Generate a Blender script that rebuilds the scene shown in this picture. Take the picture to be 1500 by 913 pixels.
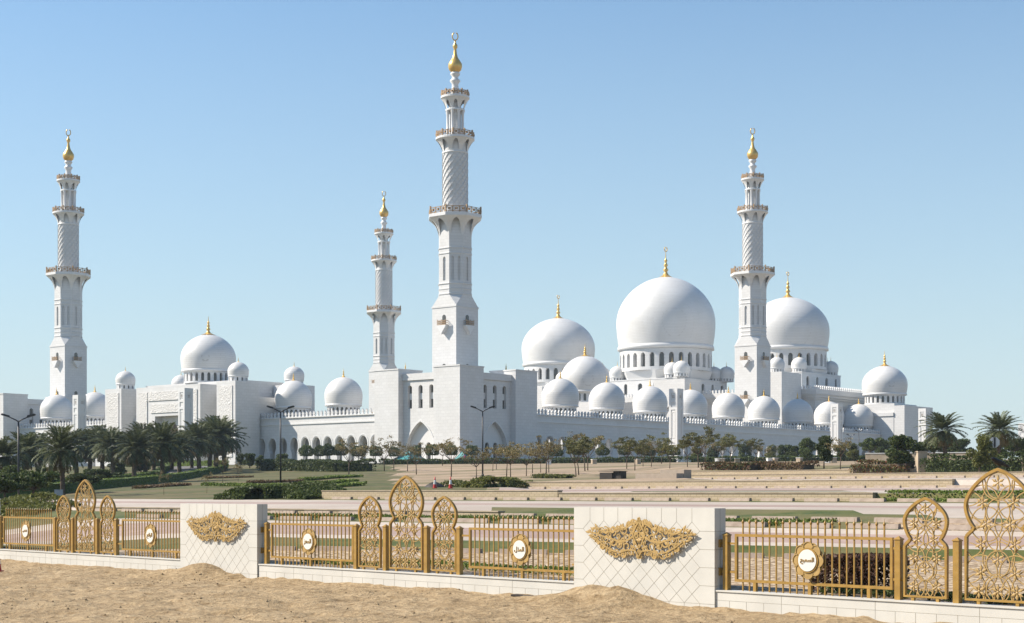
import bpy, bmesh, math, random
import numpy as np
from mathutils import Vector, Matrix
from mathutils.geometry import tessellate_polygon

for o in list(bpy.data.objects):
    bpy.data.objects.remove(o)
S = bpy.context.scene
COL = S.collection
R = math.radians
PI = math.pi

# ------------------------------------------------------------------ camera, sky, sun, exposure
EYE = 3.0                      # the camera stands 3 m above the sand (seen from a coach window)
F = 2361.0                     # focal length in photo pixels (1500 wide)
HZ = 722.0                     # horizon row in the photo
cam = bpy.data.cameras.new('camera')
cam.sensor_width = 36.0
cam.lens = 36.0 * F / 1500.0
cam.shift_y = (HZ - 456.5) / 1500.0
cam.clip_start = 0.5
cam.clip_end = 20000.0
camo = bpy.data.objects.new('camera', cam)
COL.objects.link(camo)
camo.location = (0, 0, EYE)
camo.rotation_euler = (R(90), 0, 0)
S.camera = camo

SUN_EL, SUN_DIR = 40.0, (-0.992, 0.125)
w = bpy.data.worlds.new('World')
S.world = w
w.use_nodes = True
wn = w.node_tree
bg = wn.nodes['Background']
sky = wn.nodes.new('ShaderNodeTexSky')
sky.sky_type = 'NISHITA'
sky.sun_disc = False
sky.sun_elevation = R(SUN_EL)
sky.sun_rotation = math.atan2(SUN_DIR[0], SUN_DIR[1])
sky.air_density = 1.15
sky.dust_density = 0.35
sky.ozone_density = 1.6
tint = wn.nodes.new('ShaderNodeMix')
tint.data_type = 'RGBA'
tint.blend_type = 'MULTIPLY'
tint.inputs[0].default_value = 1.0
tint.inputs[7].default_value = (0.82, 1.03, 1.16, 1)
wn.links.new(sky.outputs[0], tint.inputs[6])
# pale desert haze low over the horizon, thinning out by about 17 degrees
wtc = wn.nodes.new('ShaderNodeTexCoord')
wsp = wn.nodes.new('ShaderNodeSeparateXYZ')
wn.links.new(wtc.outputs['Generated'], wsp.inputs[0])
wrp = wn.nodes.new('ShaderNodeValToRGB')
wrp.color_ramp.elements[0].position = 0.0
wrp.color_ramp.elements[0].color = (0.85, 0.85, 0.85, 1)
wrp.color_ramp.elements[1].position = 0.34
wrp.color_ramp.elements[1].color = (0.0, 0.0, 0.0, 1)
e_ = wrp.color_ramp.elements.new(0.14)
e_.color = (0.42, 0.42, 0.42, 1)
wn.links.new(wsp.outputs[2], wrp.inputs[0])
hz = wn.nodes.new('ShaderNodeMix')
hz.data_type = 'RGBA'
hz.inputs[7].default_value = (4.75, 5.5, 5.85, 1)
wn.links.new(wrp.outputs[0], hz.inputs[0])
wn.links.new(tint.outputs[2], hz.inputs[6])
wn.links.new(hz.outputs[2], bg.inputs[0])
bg.inputs[1].default_value = 0.075
sl = bpy.data.lights.new('sun', 'SUN')
sl.energy = 5.0
sl.angle = R(0.5)
sl.color = (1.0, 0.905, 0.785)
so = bpy.data.objects.new('sun', sl)
COL.objects.link(so)
_c = math.cos(R(SUN_EL))
_h = math.hypot(*SUN_DIR)
sv = Vector((SUN_DIR[0] / _h * _c, SUN_DIR[1] / _h * _c, math.sin(R(SUN_EL))))
so.rotation_euler = sv.to_track_quat('Z', 'Y').to_euler()
so.location = (-100, 0, 200)
S.view_settings.view_transform = 'Standard'
S.view_settings.look = 'None'
S.view_settings.gamma = 1.0
S.view_settings.exposure = 0.85
S.cycles.max_bounces = 5
S.cycles.diffuse_bounces = 3
S.cycles.transparent_max_bounces = 6

# ------------------------------------------------------------------ materials
MATS = {}
ALB = 0.70                     # the whole palette was gauged a little too light for this sun


def sc_(c):
    return tuple(x * ALB for x in c)


def nodes_of(name):
    m = bpy.data.materials.new(name)
    m.use_nodes = True
    MATS[name] = m
    nt = m.node_tree
    return m, nt, nt.nodes['Principled BSDF']


def N(nt, typ, **kw):
    n = nt.nodes.new(typ)
    for k, v in kw.items():
        if k in n.inputs:
            n.inputs[k].default_value = v
        else:
            setattr(n, k, v)
    return n


def ramp(nt, fac, stops):
    r = nt.nodes.new('ShaderNodeValToRGB')
    e = r.color_ramp.elements
    while len(e) < len(stops):
        e.new(0.5)
    for i, (p, c) in enumerate(stops):
        e[i].position = p
        e[i].color = (*c, 1) if len(c) == 3 else c
    nt.links.new(fac, r.inputs[0])
    return r


def mixc(nt, fac, a, b):
    m = nt.nodes.new('ShaderNodeMix')
    m.data_type = 'RGBA'
    for sock, v in ((m.inputs[0], fac), (m.inputs[6], a), (m.inputs[7], b)):
        if hasattr(v, 'is_output'):
            nt.links.new(v, sock)
        elif isinstance(v, (tuple, list)):
            sock.default_value = (*v, 1)
        else:
            sock.default_value = v
    return m.outputs[2]


def bump(nt, bs, h, strength, dist):
    b = nt.nodes.new('ShaderNodeBump')
    b.inputs['Strength'].default_value = strength
    b.inputs['Distance'].default_value = dist
    nt.links.new(h, b.inputs['Height'])
    nt.links.new(b.outputs[0], bs.inputs['Normal'])
    return b


def coord(nt, kind='Object'):
    return nt.nodes.new('ShaderNodeTexCoord').outputs[kind]


def noise_mat(name, c1, c2, scale, rough=0.8, detail=4, lo=0.35, hi=0.65, bumpd=0.0, spec=0.3, metallic=0.0, scale2=None, c3=None, stretch=1.0):
    c1, c2 = sc_(c1), sc_(c2)
    c3 = sc_(c3) if c3 else None
    m, nt, bs = nodes_of(name)
    co = coord(nt)
    n = N(nt, 'ShaderNodeTexNoise', Scale=scale, Detail=detail)
    nt.links.new(co, n.inputs['Vector'])
    r = ramp(nt, n.outputs[0], [(lo, c1), (hi, c2)])
    out = r.outputs[0]
    if scale2:
        n2 = N(nt, 'ShaderNodeTexNoise', Scale=scale2, Detail=5)
        mp_ = nt.nodes.new('ShaderNodeMapping')
        mp_.inputs['Scale'].default_value = (1.0 / stretch, 1, 1)
        nt.links.new(co, mp_.inputs[0])
        nt.links.new(mp_.outputs[0], n2.inputs['Vector'])
        r2 = ramp(nt, n2.outputs[0], [(0.45, (0, 0, 0)), (0.62, (1, 1, 1))])
        out = mixc(nt, r2.outputs[0], out, c3)
    nt.links.new(out, bs.inputs['Base Color'])
    bs.inputs['Roughness'].default_value = rough
    bs.inputs['Specular IOR Level'].default_value = spec
    bs.inputs['Metallic'].default_value = metallic
    if bumpd:
        bump(nt, bs, n.outputs[0], 0.6, bumpd)
    return m


def marble(name, bw, bh, c1, c2, cm, mortar=0.02, rough=0.45, relief=None):
    c1, c2, cm = sc_(c1), sc_(c2), sc_(cm)
    """courses of white stone: bricks laid on every vertical face of the object"""
    m, nt, bs = nodes_of(name)
    co = coord(nt)
    sp = nt.nodes.new('ShaderNodeSeparateXYZ')
    nt.links.new(co, sp.inputs[0])
    ad = N(nt, 'ShaderNodeMath', operation='ADD')
    nt.links.new(sp.outputs[0], ad.inputs[0])
    nt.links.new(sp.outputs[1], ad.inputs[1])
    cb = nt.nodes.new('ShaderNodeCombineXYZ')
    nt.links.new(ad.outputs[0], cb.inputs[0])
    nt.links.new(sp.outputs[2], cb.inputs[1])
    br = N(nt, 'ShaderNodeTexBrick', Scale=1.0)
    br.inputs['Color1'].default_value = (*c1, 1)
    br.inputs['Color2'].default_value = (*c2, 1)
    br.inputs['Mortar'].default_value = (*cm, 1)
    br.inputs['Mortar Size'].default_value = mortar
    br.inputs['Brick Width'].default_value = bw
    br.inputs['Row Height'].default_value = bh
    nt.links.new(cb.outputs[0], br.inputs['Vector'])
    n = N(nt, 'ShaderNodeTexNoise', Scale=0.18, Detail=5)
    nt.links.new(co, n.inputs['Vector'])
    r = ramp(nt, n.outputs[0], [(0.3, (0.93, 0.925, 0.91)), (0.7, (1, 1, 1))])
    mu = nt.nodes.new('ShaderNodeMix')
    mu.data_type = 'RGBA'
    mu.blend_type = 'MULTIPLY'
    mu.inputs[0].default_value = 1
    nt.links.new(br.outputs[0], mu.inputs[6])
    nt.links.new(r.outputs[0], mu.inputs[7])
    nt.links.new(mu.outputs[2], bs.inputs['Base Color'])
    bs.inputs['Roughness'].default_value = rough
    bs.inputs['Specular IOR Level'].default_value = 0.35
    if relief:
        v = N(nt, 'ShaderNodeTexVoronoi', Scale=relief, feature='SMOOTH_F1')
        v.inputs['Smoothness'].default_value = 0.3
        n3 = N(nt, 'ShaderNodeTexNoise', Scale=relief * 0.8, Detail=2, Distortion=2.0)
        nt.links.new(cb.outputs[0], n3.inputs['Vector'])
        nt.links.new(cb.outputs[0], v.inputs['Vector'])
        mm = N(nt, 'ShaderNodeMath', operation='MULTIPLY')
        nt.links.new(v.outputs[0], mm.inputs[0])
        nt.links.new(n3.outputs[0], mm.inputs[1])
        bump(nt, bs, mm.outputs[0], 1.0, 0.24)
    else:
        bump(nt, bs, br.outputs['Fac'], 0.25, -0.04)
    return m


def plain(name, c, rough=0.5, metallic=0.0, spec=0.4, var=0.08, scale=3.0):
    c = sc_(c)
    m, nt, bs = nodes_of(name)
    co = coord(nt)
    n = N(nt, 'ShaderNodeTexNoise', Scale=scale, Detail=4)
    nt.links.new(co, n.inputs['Vector'])
    a = tuple(x * (1 - var) for x in c)
    b = tuple(min(1, x * (1 + var)) for x in c)
    r = ramp(nt, n.outputs[0], [(0.3, a), (0.7, b)])
    nt.links.new(r.outputs[0], bs.inputs['Base Color'])
    bs.inputs['Roughness'].default_value = rough
    bs.inputs['Metallic'].default_value = metallic
    bs.inputs['Specular IOR Level'].default_value = spec
    return m


def foliage(name, cols, rough=0.6, trans=0.25):
    """every leaf or leaf clump takes its own tint"""
    m, nt, bs = nodes_of(name)
    g = nt.nodes.new('ShaderNodeNewGeometry')
    oi = nt.nodes.new('ShaderNodeObjectInfo')
    k = len(cols)
    r = ramp(nt, g.outputs['Random Per Island'], [(i / max(1, k - 1), c) for i, c in enumerate(cols)])
    hs = N(nt, 'ShaderNodeHueSaturation')
    mr = N(nt, 'ShaderNodeMapRange')
    mr.inputs['To Min'].default_value = 0.75
    mr.inputs['To Max'].default_value = 1.25
    nt.links.new(oi.outputs['Random'], mr.inputs[0])
    nt.links.new(mr.outputs[0], hs.inputs['Value'])
    nt.links.new(r.outputs[0], hs.inputs['Color'])
    nt.links.new(hs.outputs[0], bs.inputs['Base Color'])
    bs.inputs['Roughness'].default_value = rough
    bs.inputs['Specular IOR Level'].default_value = 0.25
    if trans:
        t = nt.nodes.new('ShaderNodeBsdfTranslucent')
        nt.links.new(hs.outputs[0], t.inputs[0])
        mx = nt.nodes.new('ShaderNodeMixShader')
        mx.inputs[0].default_value = trans
        nt.links.new(bs.outputs[0], mx.inputs[1])
        nt.links.new(t.outputs[0], mx.inputs[2])
        nt.links.new(mx.outputs[0], nt.nodes['Material Output'].inputs[0])
    return m


WHITE = marble('white_marble', 1.5, 0.75, (0.875, 0.875, 0.87), (0.815, 0.815, 0.81), (0.70, 0.70, 0.695), 0.03)
RELIEF = marble('carved_marble', 1.5, 0.75, (0.86, 0.845, 0.82), (0.84, 0.825, 0.80), (0.84, 0.825, 0.80), 0.0, relief=2.6)
DOME = marble('dome_marble', 3.0, 0.55, (0.885, 0.885, 0.875), (0.845, 0.845, 0.835), (0.70, 0.69, 0.67), 0.03, rough=0.4)
SMOOTHW = plain('smooth_marble', (0.875, 0.875, 0.865), 0.4, var=0.03)
SPIRAL = plain('spiral_rib_marble', (0.74, 0.735, 0.72), 0.45, var=0.03)
GLASS = plain('dark_window_glass', (0.10, 0.095, 0.085), 0.15, spec=0.6, var=0.2, scale=0.6)
WOOD = plain('brown_door_wood', (0.16, 0.09, 0.04), 0.5)
GOLD = plain('gold_leaf', (0.9, 0.58, 0.16), 0.35, metallic=0.5, var=0.1)
BRONZE = plain('bronze_railing', (0.46, 0.30, 0.16), 0.45, metallic=0.1, var=0.15)
GPAINT = plain('gold_paint', (0.42, 0.25, 0.058), 0.40, metallic=0.0, var=0.16, scale=5.0)
GPAINT2 = plain('pale_gold_paint', (0.52, 0.345, 0.125), 0.42, metallic=0.0, var=0.16, scale=6.0)
BLOCKW = plain('white_cladding', (0.71, 0.69, 0.63), 0.5, var=0.06, scale=1.3)
GROUT = plain('joint_grout', (0.44, 0.41, 0.34), 0.9)
ENAMEL = plain('white_enamel', (0.90, 0.88, 0.81), 0.25, var=0.02)
DARKMETAL = plain('dark_metal', (0.035, 0.037, 0.042), 0.45, metallic=0.2)
CONCRETE = noise_mat('wheel_stop_concrete', (0.40, 0.315, 0.25), (0.52, 0.42, 0.34), 4.0, 0.9, bumpd=0.01)
ASPHALT = noise_mat('asphalt', (0.16, 0.155, 0.15), (0.22, 0.21, 0.20), 0.6, 0.9)
LIGHTROAD = noise_mat('pale_paving', (0.53, 0.455, 0.385), (0.64, 0.56, 0.48), 2.2, 0.9, detail=8, scale2=0.12, c3=(0.47, 0.40, 0.335), stretch=4)
PINKROAD = noise_mat('pink_paving', (0.40, 0.295, 0.25), (0.49, 0.37, 0.32), 1.8, 0.9, detail=8, scale2=0.15, c3=(0.37, 0.27, 0.23), stretch=4)
DIRT = noise_mat('dry_soil', (0.36, 0.265, 0.175), (0.48, 0.36, 0.25), 0.35, 0.95, detail=8, bumpd=0.1, scale2=0.10, c3=(0.19, 0.165, 0.075), stretch=5)
LAWN = noise_mat('lawn_grass', (0.055, 0.074, 0.017), (0.14, 0.135, 0.042), 0.8, 0.95, detail=10, bumpd=0.15, scale2=0.16, c3=(0.19, 0.145, 0.07), stretch=7)
LAWN2 = noise_mat('green_grass', (0.065, 0.095, 0.020), (0.14, 0.145, 0.042), 0.9, 0.95, detail=9, bumpd=0.12, scale2=0.3, c3=(0.17, 0.15, 0.06), stretch=3)
BLOCKSTONE = marble('retaining_blocks', 0.42, 0.15, (0.60, 0.49, 0.335), (0.52, 0.42, 0.28), (0.34, 0.27, 0.17), 0.012, rough=0.9)
POSTSTONE = noise_mat('beige_stone', (0.44, 0.35, 0.25), (0.56, 0.46, 0.34), 1.5, 0.9)
TRUNK = noise_mat('bark', (0.10, 0.072, 0.05), (0.19, 0.145, 0.105), 5.0, 0.95, bumpd=0.05)
PALMTRUNK = noise_mat('palm_bark', (0.075, 0.055, 0.04), (0.17, 0.13, 0.095), 6.0, 0.95, bumpd=0.08)
PALM = foliage('palm_leaf', [(0.036, 0.046, 0.018), (0.075, 0.092, 0.038), (0.125, 0.135, 0.066), (0.06, 0.078, 0.03)])
PALMDRY = foliage('dry_palm_leaf', [(0.10, 0.085, 0.035), (0.17, 0.125, 0.06)])
OLIVE = foliage('olive_brown_leaf', [(0.085, 0.072, 0.027), (0.17, 0.14, 0.056), (0.25, 0.19, 0.09), (0.12, 0.12, 0.04)])
HCORE = plain('hedge_inside', (0.085, 0.13, 0.022), 0.9, var=0.3)
DCORE = plain('shrub_inside', (0.035, 0.05, 0.014), 0.9, var=0.3)
UMBR = foliage('umbrella_leaf', [(0.06, 0.062, 0.02), (0.125, 0.125, 0.04), (0.19, 0.17, 0.068), (0.085, 0.105, 0.03)])
GREEN = foliage('dark_leaf', [(0.025, 0.040, 0.011), (0.065, 0.09, 0.024), (0.11, 0.135, 0.04)])
YGREEN = foliage('yellow_green_leaf', [(0.07, 0.08, 0.018), (0.13, 0.14, 0.035), (0.19, 0.19, 0.055)])
HEDGE = foliage('hedge_leaf', [(0.06, 0.095, 0.016), (0.13, 0.18, 0.03), (0.20, 0.25, 0.05)])
REDLEAF = foliage('red_leaf', [(0.15, 0.035, 0.022), (0.09, 0.09, 0.028), (0.065, 0.085, 0.022), (0.18, 0.075, 0.035)])
PURPLE = foliage('purple_leaf', [(0.05, 0.024, 0.016), (0.11, 0.055, 0.035), (0.18, 0.10, 0.06)])
BROWNLEAF = foliage('brown_leaf', [(0.13, 0.07, 0.042), (0.21, 0.13, 0.07), (0.14, 0.12, 0.04)])
TEAL = plain('teal_glass', (0.10, 0.36, 0.36), 0.15, spec=0.6, var=0.2)
RED = plain('red_plastic', (0.55, 0.035, 0.025), 0.4)
WPLASTIC = plain('white_plastic', (0.8, 0.8, 0.78), 0.35)
GREYBLUE = plain('grey_blue_steel', (0.22, 0.30, 0.36), 0.5)
FEATHER = plain('black_feather', (0.018, 0.016, 0.017), 0.5)
DRESS = plain('magenta_cloth', (0.45, 0.03, 0.16), 0.8)
SKIN = plain('skin', (0.36, 0.21, 0.14), 0.6)
DARKBROWN = plain('dark_panel', (0.03, 0.022, 0.016), 0.6)
CLOD = noise_mat('dry_clod', (0.24, 0.17, 0.095), (0.46, 0.34, 0.20), 1.5, 0.95)
PLANTER = plain('taupe_render', (0.46, 0.38, 0.30), 0.85)

# gravel bed: pebbles as voronoi cells
m, nt, bs = nodes_of('beige_gravel')
co = coord(nt)
vo = N(nt, 'ShaderNodeTexVoronoi', Scale=6.5)
nt.links.new(co, vo.inputs['Vector'])
rp = ramp(nt, vo.outputs['Color'], [(0.15, (0.15, 0.10, 0.055)), (0.4, (0.29, 0.205, 0.12)), (0.62, (0.39, 0.295, 0.185)), (0.85, (0.52, 0.43, 0.31))])
dk = ramp(nt, vo.outputs['Distance'], [(0.5, (1, 1, 1)), (0.85, (0.5, 0.44, 0.38))])
mu = nt.nodes.new('ShaderNodeMix')
mu.data_type = 'RGBA'
mu.blend_type = 'MULTIPLY'
mu.inputs[0].default_value = 1
nt.links.new(rp.outputs[0], mu.inputs[6])
nt.links.new(dk.outputs[0], mu.inputs[7])
nt.links.new(mu.outputs[2], bs.inputs['Base Color'])
bs.inputs['Roughness'].default_value = 0.9
iv = N(nt, 'ShaderNodeMath', operation='MULTIPLY')
nt.links.new(vo.outputs['Distance'], iv.inputs[0])
iv.inputs[1].default_value = -1.0
bump(nt, bs, iv.outputs[0], 0.6, 0.03)
GRAVEL = m

# sand
m, nt, bs = nodes_of('desert_sand')
co = coord(nt)
n1 = N(nt, 'ShaderNodeTexNoise', Scale=0.45, Detail=8)
n2 = N(nt, 'ShaderNodeTexNoise', Scale=5.0, Detail=10, Roughness=0.65)
n3 = N(nt, 'ShaderNodeTexNoise', Scale=2.2, Detail=6)
for n in (n1, n2, n3):
    nt.links.new(co, n.inputs['Vector'])
ra = ramp(nt, n1.outputs[0], [(0.3, (0.31, 0.226, 0.128)), (0.7, (0.40, 0.303, 0.183))])
rb = ramp(nt, n3.outputs[0], [(0.55, (0, 0, 0)), (0.7, (1, 1, 1))])
rc = ramp(nt, n2.outputs[0], [(0.32, (0.62, 0.58, 0.53)), (0.6, (1.05, 1.05, 1.05))])
o1 = mixc(nt, rb.outputs[0], ra.outputs[0], (0.25, 0.175, 0.092))
mu = nt.nodes.new('ShaderNodeMix')
mu.data_type = 'RGBA'
mu.blend_type = 'MULTIPLY'
mu.inputs[0].default_value = 1
nt.links.new(o1, mu.inputs[6])
nt.links.new(rc.outputs[0], mu.inputs[7])
nt.links.new(mu.outputs[2], bs.inputs['Base Color'])
bs.inputs['Roughness'].default_value = 0.95
bs.inputs['Specular IOR Level'].default_value = 0.15
bump(nt, bs, n2.outputs[0], 1.0, 0.10)
SAND = m


# ------------------------------------------------------------------ mesh helpers
class MB:
    def __init__(self):
        self.v, self.f, self.s = [], [], []

    def add(self, vs, fs, smooth=False):
        b = len(self.v)
        self.v.extend([tuple(float(c) for c in p) for p in vs])
        self.f.extend([tuple(i + b for i in q) for q in fs])
        self.s.extend([smooth] * len(fs))
        return self

    def box(self, x0, x1, y0, y1, z0, z1):
        return self.add([(x0, y0, z0), (x1, y0, z0), (x1, y1, z0), (x0, y1, z0), (x0, y0, z1), (x1, y0, z1), (x1, y1, z1), (x0, y1, z1)],
                        [(3, 2, 1, 0), (4, 5, 6, 7), (0, 1, 5, 4), (1, 2, 6, 5), (2, 3, 7, 6), (3, 0, 4, 7)])

    def bar(self, p, q, w, d, nrm=(0, 1, 0)):
        """flat bar from p to q, w wide in the plane across nrm, d deep along nrm"""
        p, q, n = Vector(p), Vector(q), Vector(nrm).normalized()
        t = (q - p)
        if t.length < 1e-6:
            return self
        t.normalize()
        s = t.cross(n).normalized() * (w / 2)
        n = n * (d / 2)
        vs = [p - s - n, p + s - n, p + s + n, p - s + n, q - s - n, q + s - n, q + s + n, q - s + n]
        return self.add(vs, [(3, 2, 1, 0), (4, 5, 6, 7), (0, 1, 5, 4), (1, 2, 6, 5), (2, 3, 7, 6), (3, 0, 4, 7)])

    def ribbon(self, pts, w, d, nrm=(0, 1, 0), closed=False):
        """continuous flat bar along a polyline lying across nrm (mitred)"""
        pts = [Vector(p) for p in pts]
        n = Vector(nrm).normalized()
        k = len(pts)
        vs = []
        for i, p in enumerate(pts):
            a = pts[i - 1] if (i > 0 or closed) else p
            b = pts[(i + 1) % k] if (i < k - 1 or closed) else p
            t = (b - a)
            t = t.normalized() if t.length > 1e-9 else Vector((0, 0, 1))
            s = t.cross(n) * (w / 2)
            h = n * (d / 2)
            vs += [p - s - h, p + s - h, p + s + h, p - s + h]
        fs = []
        for i in range(k if closed else k - 1):
            a, b = 4 * i, 4 * ((i + 1) % k)
            for j in range(4):
                fs.append((a + j, a + (j + 1) % 4, b + (j + 1) % 4, b + j))
        if not closed:
            fs += [(3, 2, 1, 0), tuple(4 * (k - 1) + j for j in range(4))]
        return self.add(vs, fs)

    def lathe(self, prof, n=32, cx=0, cy=0, cz=0, phase=0.0, smooth=True, cap=True):
        vs, fs = [], []
        for r, z in prof:
            for i in range(n):
                a = phase + 2 * PI * i / n
                vs.append((cx + r * math.cos(a), cy + r * math.sin(a), cz + z))
        for j in range(len(prof) - 1):
            for i in range(n):
                k = (i + 1) % n
                fs.append((j * n + i, j * n + k, (j + 1) * n + k, (j + 1) * n + i))
        self.add(vs, fs, smooth)
        if cap:
            self.add(vs[:n], [tuple(reversed(range(n)))])
            self.add(vs[-n:], [tuple(range(n))])
        return self

    def tube(self, pts, r, n=6, smooth=True):
        pts = [Vector(p) for p in pts]
        rs = r if isinstance(r, (list, tuple)) else [r] * len(pts)
        vs, fs = [], []
        ref = Vector((0.13, 0.97, 0.2))
        for i, p in enumerate(pts):
            t = (pts[min(i + 1, len(pts) - 1)] - pts[max(i - 1, 0)]).normalized()
            a = t.cross(ref)
            a = a.normalized() if a.length > 1e-4 else Vector((1, 0, 0))
            b = t.cross(a)
            for k in range(n):
                an = 2 * PI * k / n
                vs.append(p + (a * math.cos(an) + b * math.sin(an)) * rs[i])
        for i in range(len(pts) - 1):
            for k in range(n):
                m_ = (k + 1) % n
                fs.append((i * n + k, i * n + m_, (i + 1) * n + m_, (i + 1) * n + k))
        fs += [tuple(reversed(range(n))), tuple((len(pts) - 1) * n + k for k in range(n))]
        return self.add(vs, fs, smooth)

    def prism(self, poly, fr, c0, c1):
        """solid from a 2D polygon, fr maps (a, b, c) to a point, c from c0 to c1"""
        k = len(poly)
        tri = tessellate_polygon([[Vector((a, b, 0)) for a, b in poly]])
        vs = [fr(a, b, c0) for a, b in poly] + [fr(a, b, c1) for a, b in poly]
        fs = [tuple(t) for t in tri] + [tuple(i + k for i in reversed(t)) for t in tri]
        fs += [(i, (i + 1) % k, k + (i + 1) % k, k + i) for i in range(k)]
        return self.add(vs, fs)

    def holed(self, outline, holes, fr, c0, c1):
        """slab with openings: the outline and each hole are 2D polygons"""
        loops = [outline] + list(holes)
        tri = tessellate_polygon([[Vector((a, b, 0)) for a, b in lp] for lp in loops])
        flat = [p for lp in loops for p in lp]
        k = len(flat)
        vs = [fr(a, b, c0) for a, b in flat] + [fr(a, b, c1) for a, b in flat]
        fs = [tuple(t) for t in tri] + [tuple(i + k for i in reversed(t)) for t in tri]
        o_ = 0
        for lp in loops:
            m_ = len(lp)
            fs += [(o_ + i, o_ + (i + 1) % m_, k + o_ + (i + 1) % m_, k + o_ + i) for i in range(m_)]
            o_ += m_
        return self.add(vs, fs)

    def build(self, name, mat, parent=None, loc=None, off=None):
        vs = self.v
        if off is not None:
            ox, oy, oz = off
            vs = [(x - ox, y - oy, z - oz) for x, y, z in vs]
        me = bpy.data.meshes.new(name)
        me.from_pydata(vs, [], self.f)
        me.polygons.foreach_set('use_smooth', self.s)
        me.materials.append(mat)
        me.update()
        o = bpy.data.objects.new(name, me)
        COL.objects.link(o)
        if parent is not None:
            o.parent = parent
        if loc is not None:
            o.location = loc
        return o


def np_mesh(name, V, Fq, mat, smooth=False):
    """mesh from numpy arrays of quads or triangles"""
    me = bpy.data.meshes.new(name)
    V = np.asarray(V, dtype=np.float32)
    Fq = np.asarray(Fq, dtype=np.int32)
    k = Fq.shape[1]
    me.vertices.add(len(V))
    me.vertices.foreach_set('co', V.ravel())
    me.loops.add(Fq.size)
    me.loops.foreach_set('vertex_index', Fq.ravel())
    me.polygons.add(len(Fq))
    me.polygons.foreach_set('loop_start', np.arange(0, Fq.size, k, dtype=np.int32))
    me.polygons.foreach_set('loop_total', np.full(len(Fq), k, dtype=np.int32))
    me.polygons.foreach_set('use_smooth', np.full(len(Fq), smooth))
    me.materials.append(mat)
    me.update(calc_edges=True)
    me.validate()
    return me


def tag(o, label=None, cat=None, group=None, kind=None):
    if label:
        o['label'] = label
    if cat:
        o['category'] = cat
    if group:
        o['group'] = group
    if kind:
        o['kind'] = kind
    return o


def empty(name, loc, rz=0.0):
    o = bpy.data.objects.new(name, None)
    o.empty_display_size = 0.5
    COL.objects.link(o)
    o.location = loc
    o.rotation_euler = (0, 0, rz)
    return o


def kids(o):
    return [c for c in bpy.data.objects if c.parent == o]


def copy_tree(o, parent=None, kidmap=None):
    if kidmap is None:
        kidmap = {}
        for c in bpy.data.objects:
            if c.parent:
                kidmap.setdefault(c.parent.name, []).append(c)
    c = o.copy()
    COL.objects.link(c)
    if parent is not None:
        c.parent = parent
    for ch in kidmap.get(o.name, []):
        copy_tree(ch, c, kidmap)
    return c


ORD = ['first', 'second', 'third', 'fourth', 'fifth', 'sixth', 'seventh', 'eighth', 'ninth', 'tenth', 'eleventh', 'twelfth',
       'thirteenth', 'fourteenth', 'fifteenth', 'sixteenth', 'seventeenth', 'eighteenth', 'nineteenth', 'twentieth', 'twenty-first',
       'twenty-second', 'twenty-third', 'twenty-fourth', 'twenty-fifth', 'twenty-sixth', 'twenty-seventh', 'twenty-eighth',
       'twenty-ninth', 'thirtieth', 'thirty-first', 'thirty-second', 'thirty-third', 'thirty-fourth', 'thirty-fifth', 'thirty-sixth']


def arch(cx, z0, w, h, kind='round', n=12):
    """2D outline of an opening, counter-clockwise"""
    hw = w / 2
    pts = []
    if kind == 'round':
        zs = z0 + h - hw
        pts = [(cx - hw, z0), (cx + hw, z0)]
        pts += [(cx + hw * math.cos(a), zs + hw * math.sin(a)) for a in np.linspace(0, PI, n)]
    elif kind == 'pointed':
        rise = w * 0.72
        zs = z0 + h - rise
        pts = [(cx - hw, z0), (cx + hw, z0)]
        for t in np.linspace(0, 1, n):
            pts.append((cx + hw * (1 - t ** 1.9) ** 0.8 if t < 1 else cx, zs + rise * t))
        for t in np.linspace(1, 0, n)[1:]:
            pts.append((cx - hw * (1 - t ** 1.9) ** 0.8, zs + rise * t))
    elif kind == 'horseshoe':
        # narrow legs, a waist, then an egg-shaped bulb with a slight point
        leg, zw = hw * 0.62, z0 + h * 0.42
        zb = z0 + h * 0.68
        right = [(leg, z0), (leg, zw - 0.15), (hw * 0.72, zw)]
        for t in np.linspace(0, 1, n):
            a = -0.75 + (PI / 2 + 0.75) * t
            up = (z0 + h - zb) if a > 0 else (zb - zw) / math.sin(0.75)
            x = hw * math.cos(a)
            right.append((x if t < 1 else 0.0, zb + up * math.sin(a)))
        pts = [(cx - x, z) for x, z in reversed(right)][1:] if False else []
        pts = [(cx + x, z) for x, z in right] + [(cx - x, z) for x, z in reversed(right[:-1])]
    return pts


# ------------------------------------------------------------------ the frames of reference
TH = math.atan2(0.76, 0.649)                   # direction of the long side of the mosque
UX, UY = 0.649, 0.760
VX, VY = -0.761, 0.648
A0 = (-14.0, 397.0)
PLAT = 7.2 + EYE                               # level of the mosque terrace


def W(u, v, z=0.0):
    return Vector((A0[0] + UX * u + VX * v, A0[1] + UY * u + VY * v, PLAT + z))


def mroot(name, u, v, label, cat, group=None):
    return tag(empty(name, W(u, v), TH), label, cat, group)


# ------------------------------------------------------------------ terrain
def lerp_tab(x, tab):
    return np.interp(x, [t[0] for t in tab], [t[1] for t in tab])


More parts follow.
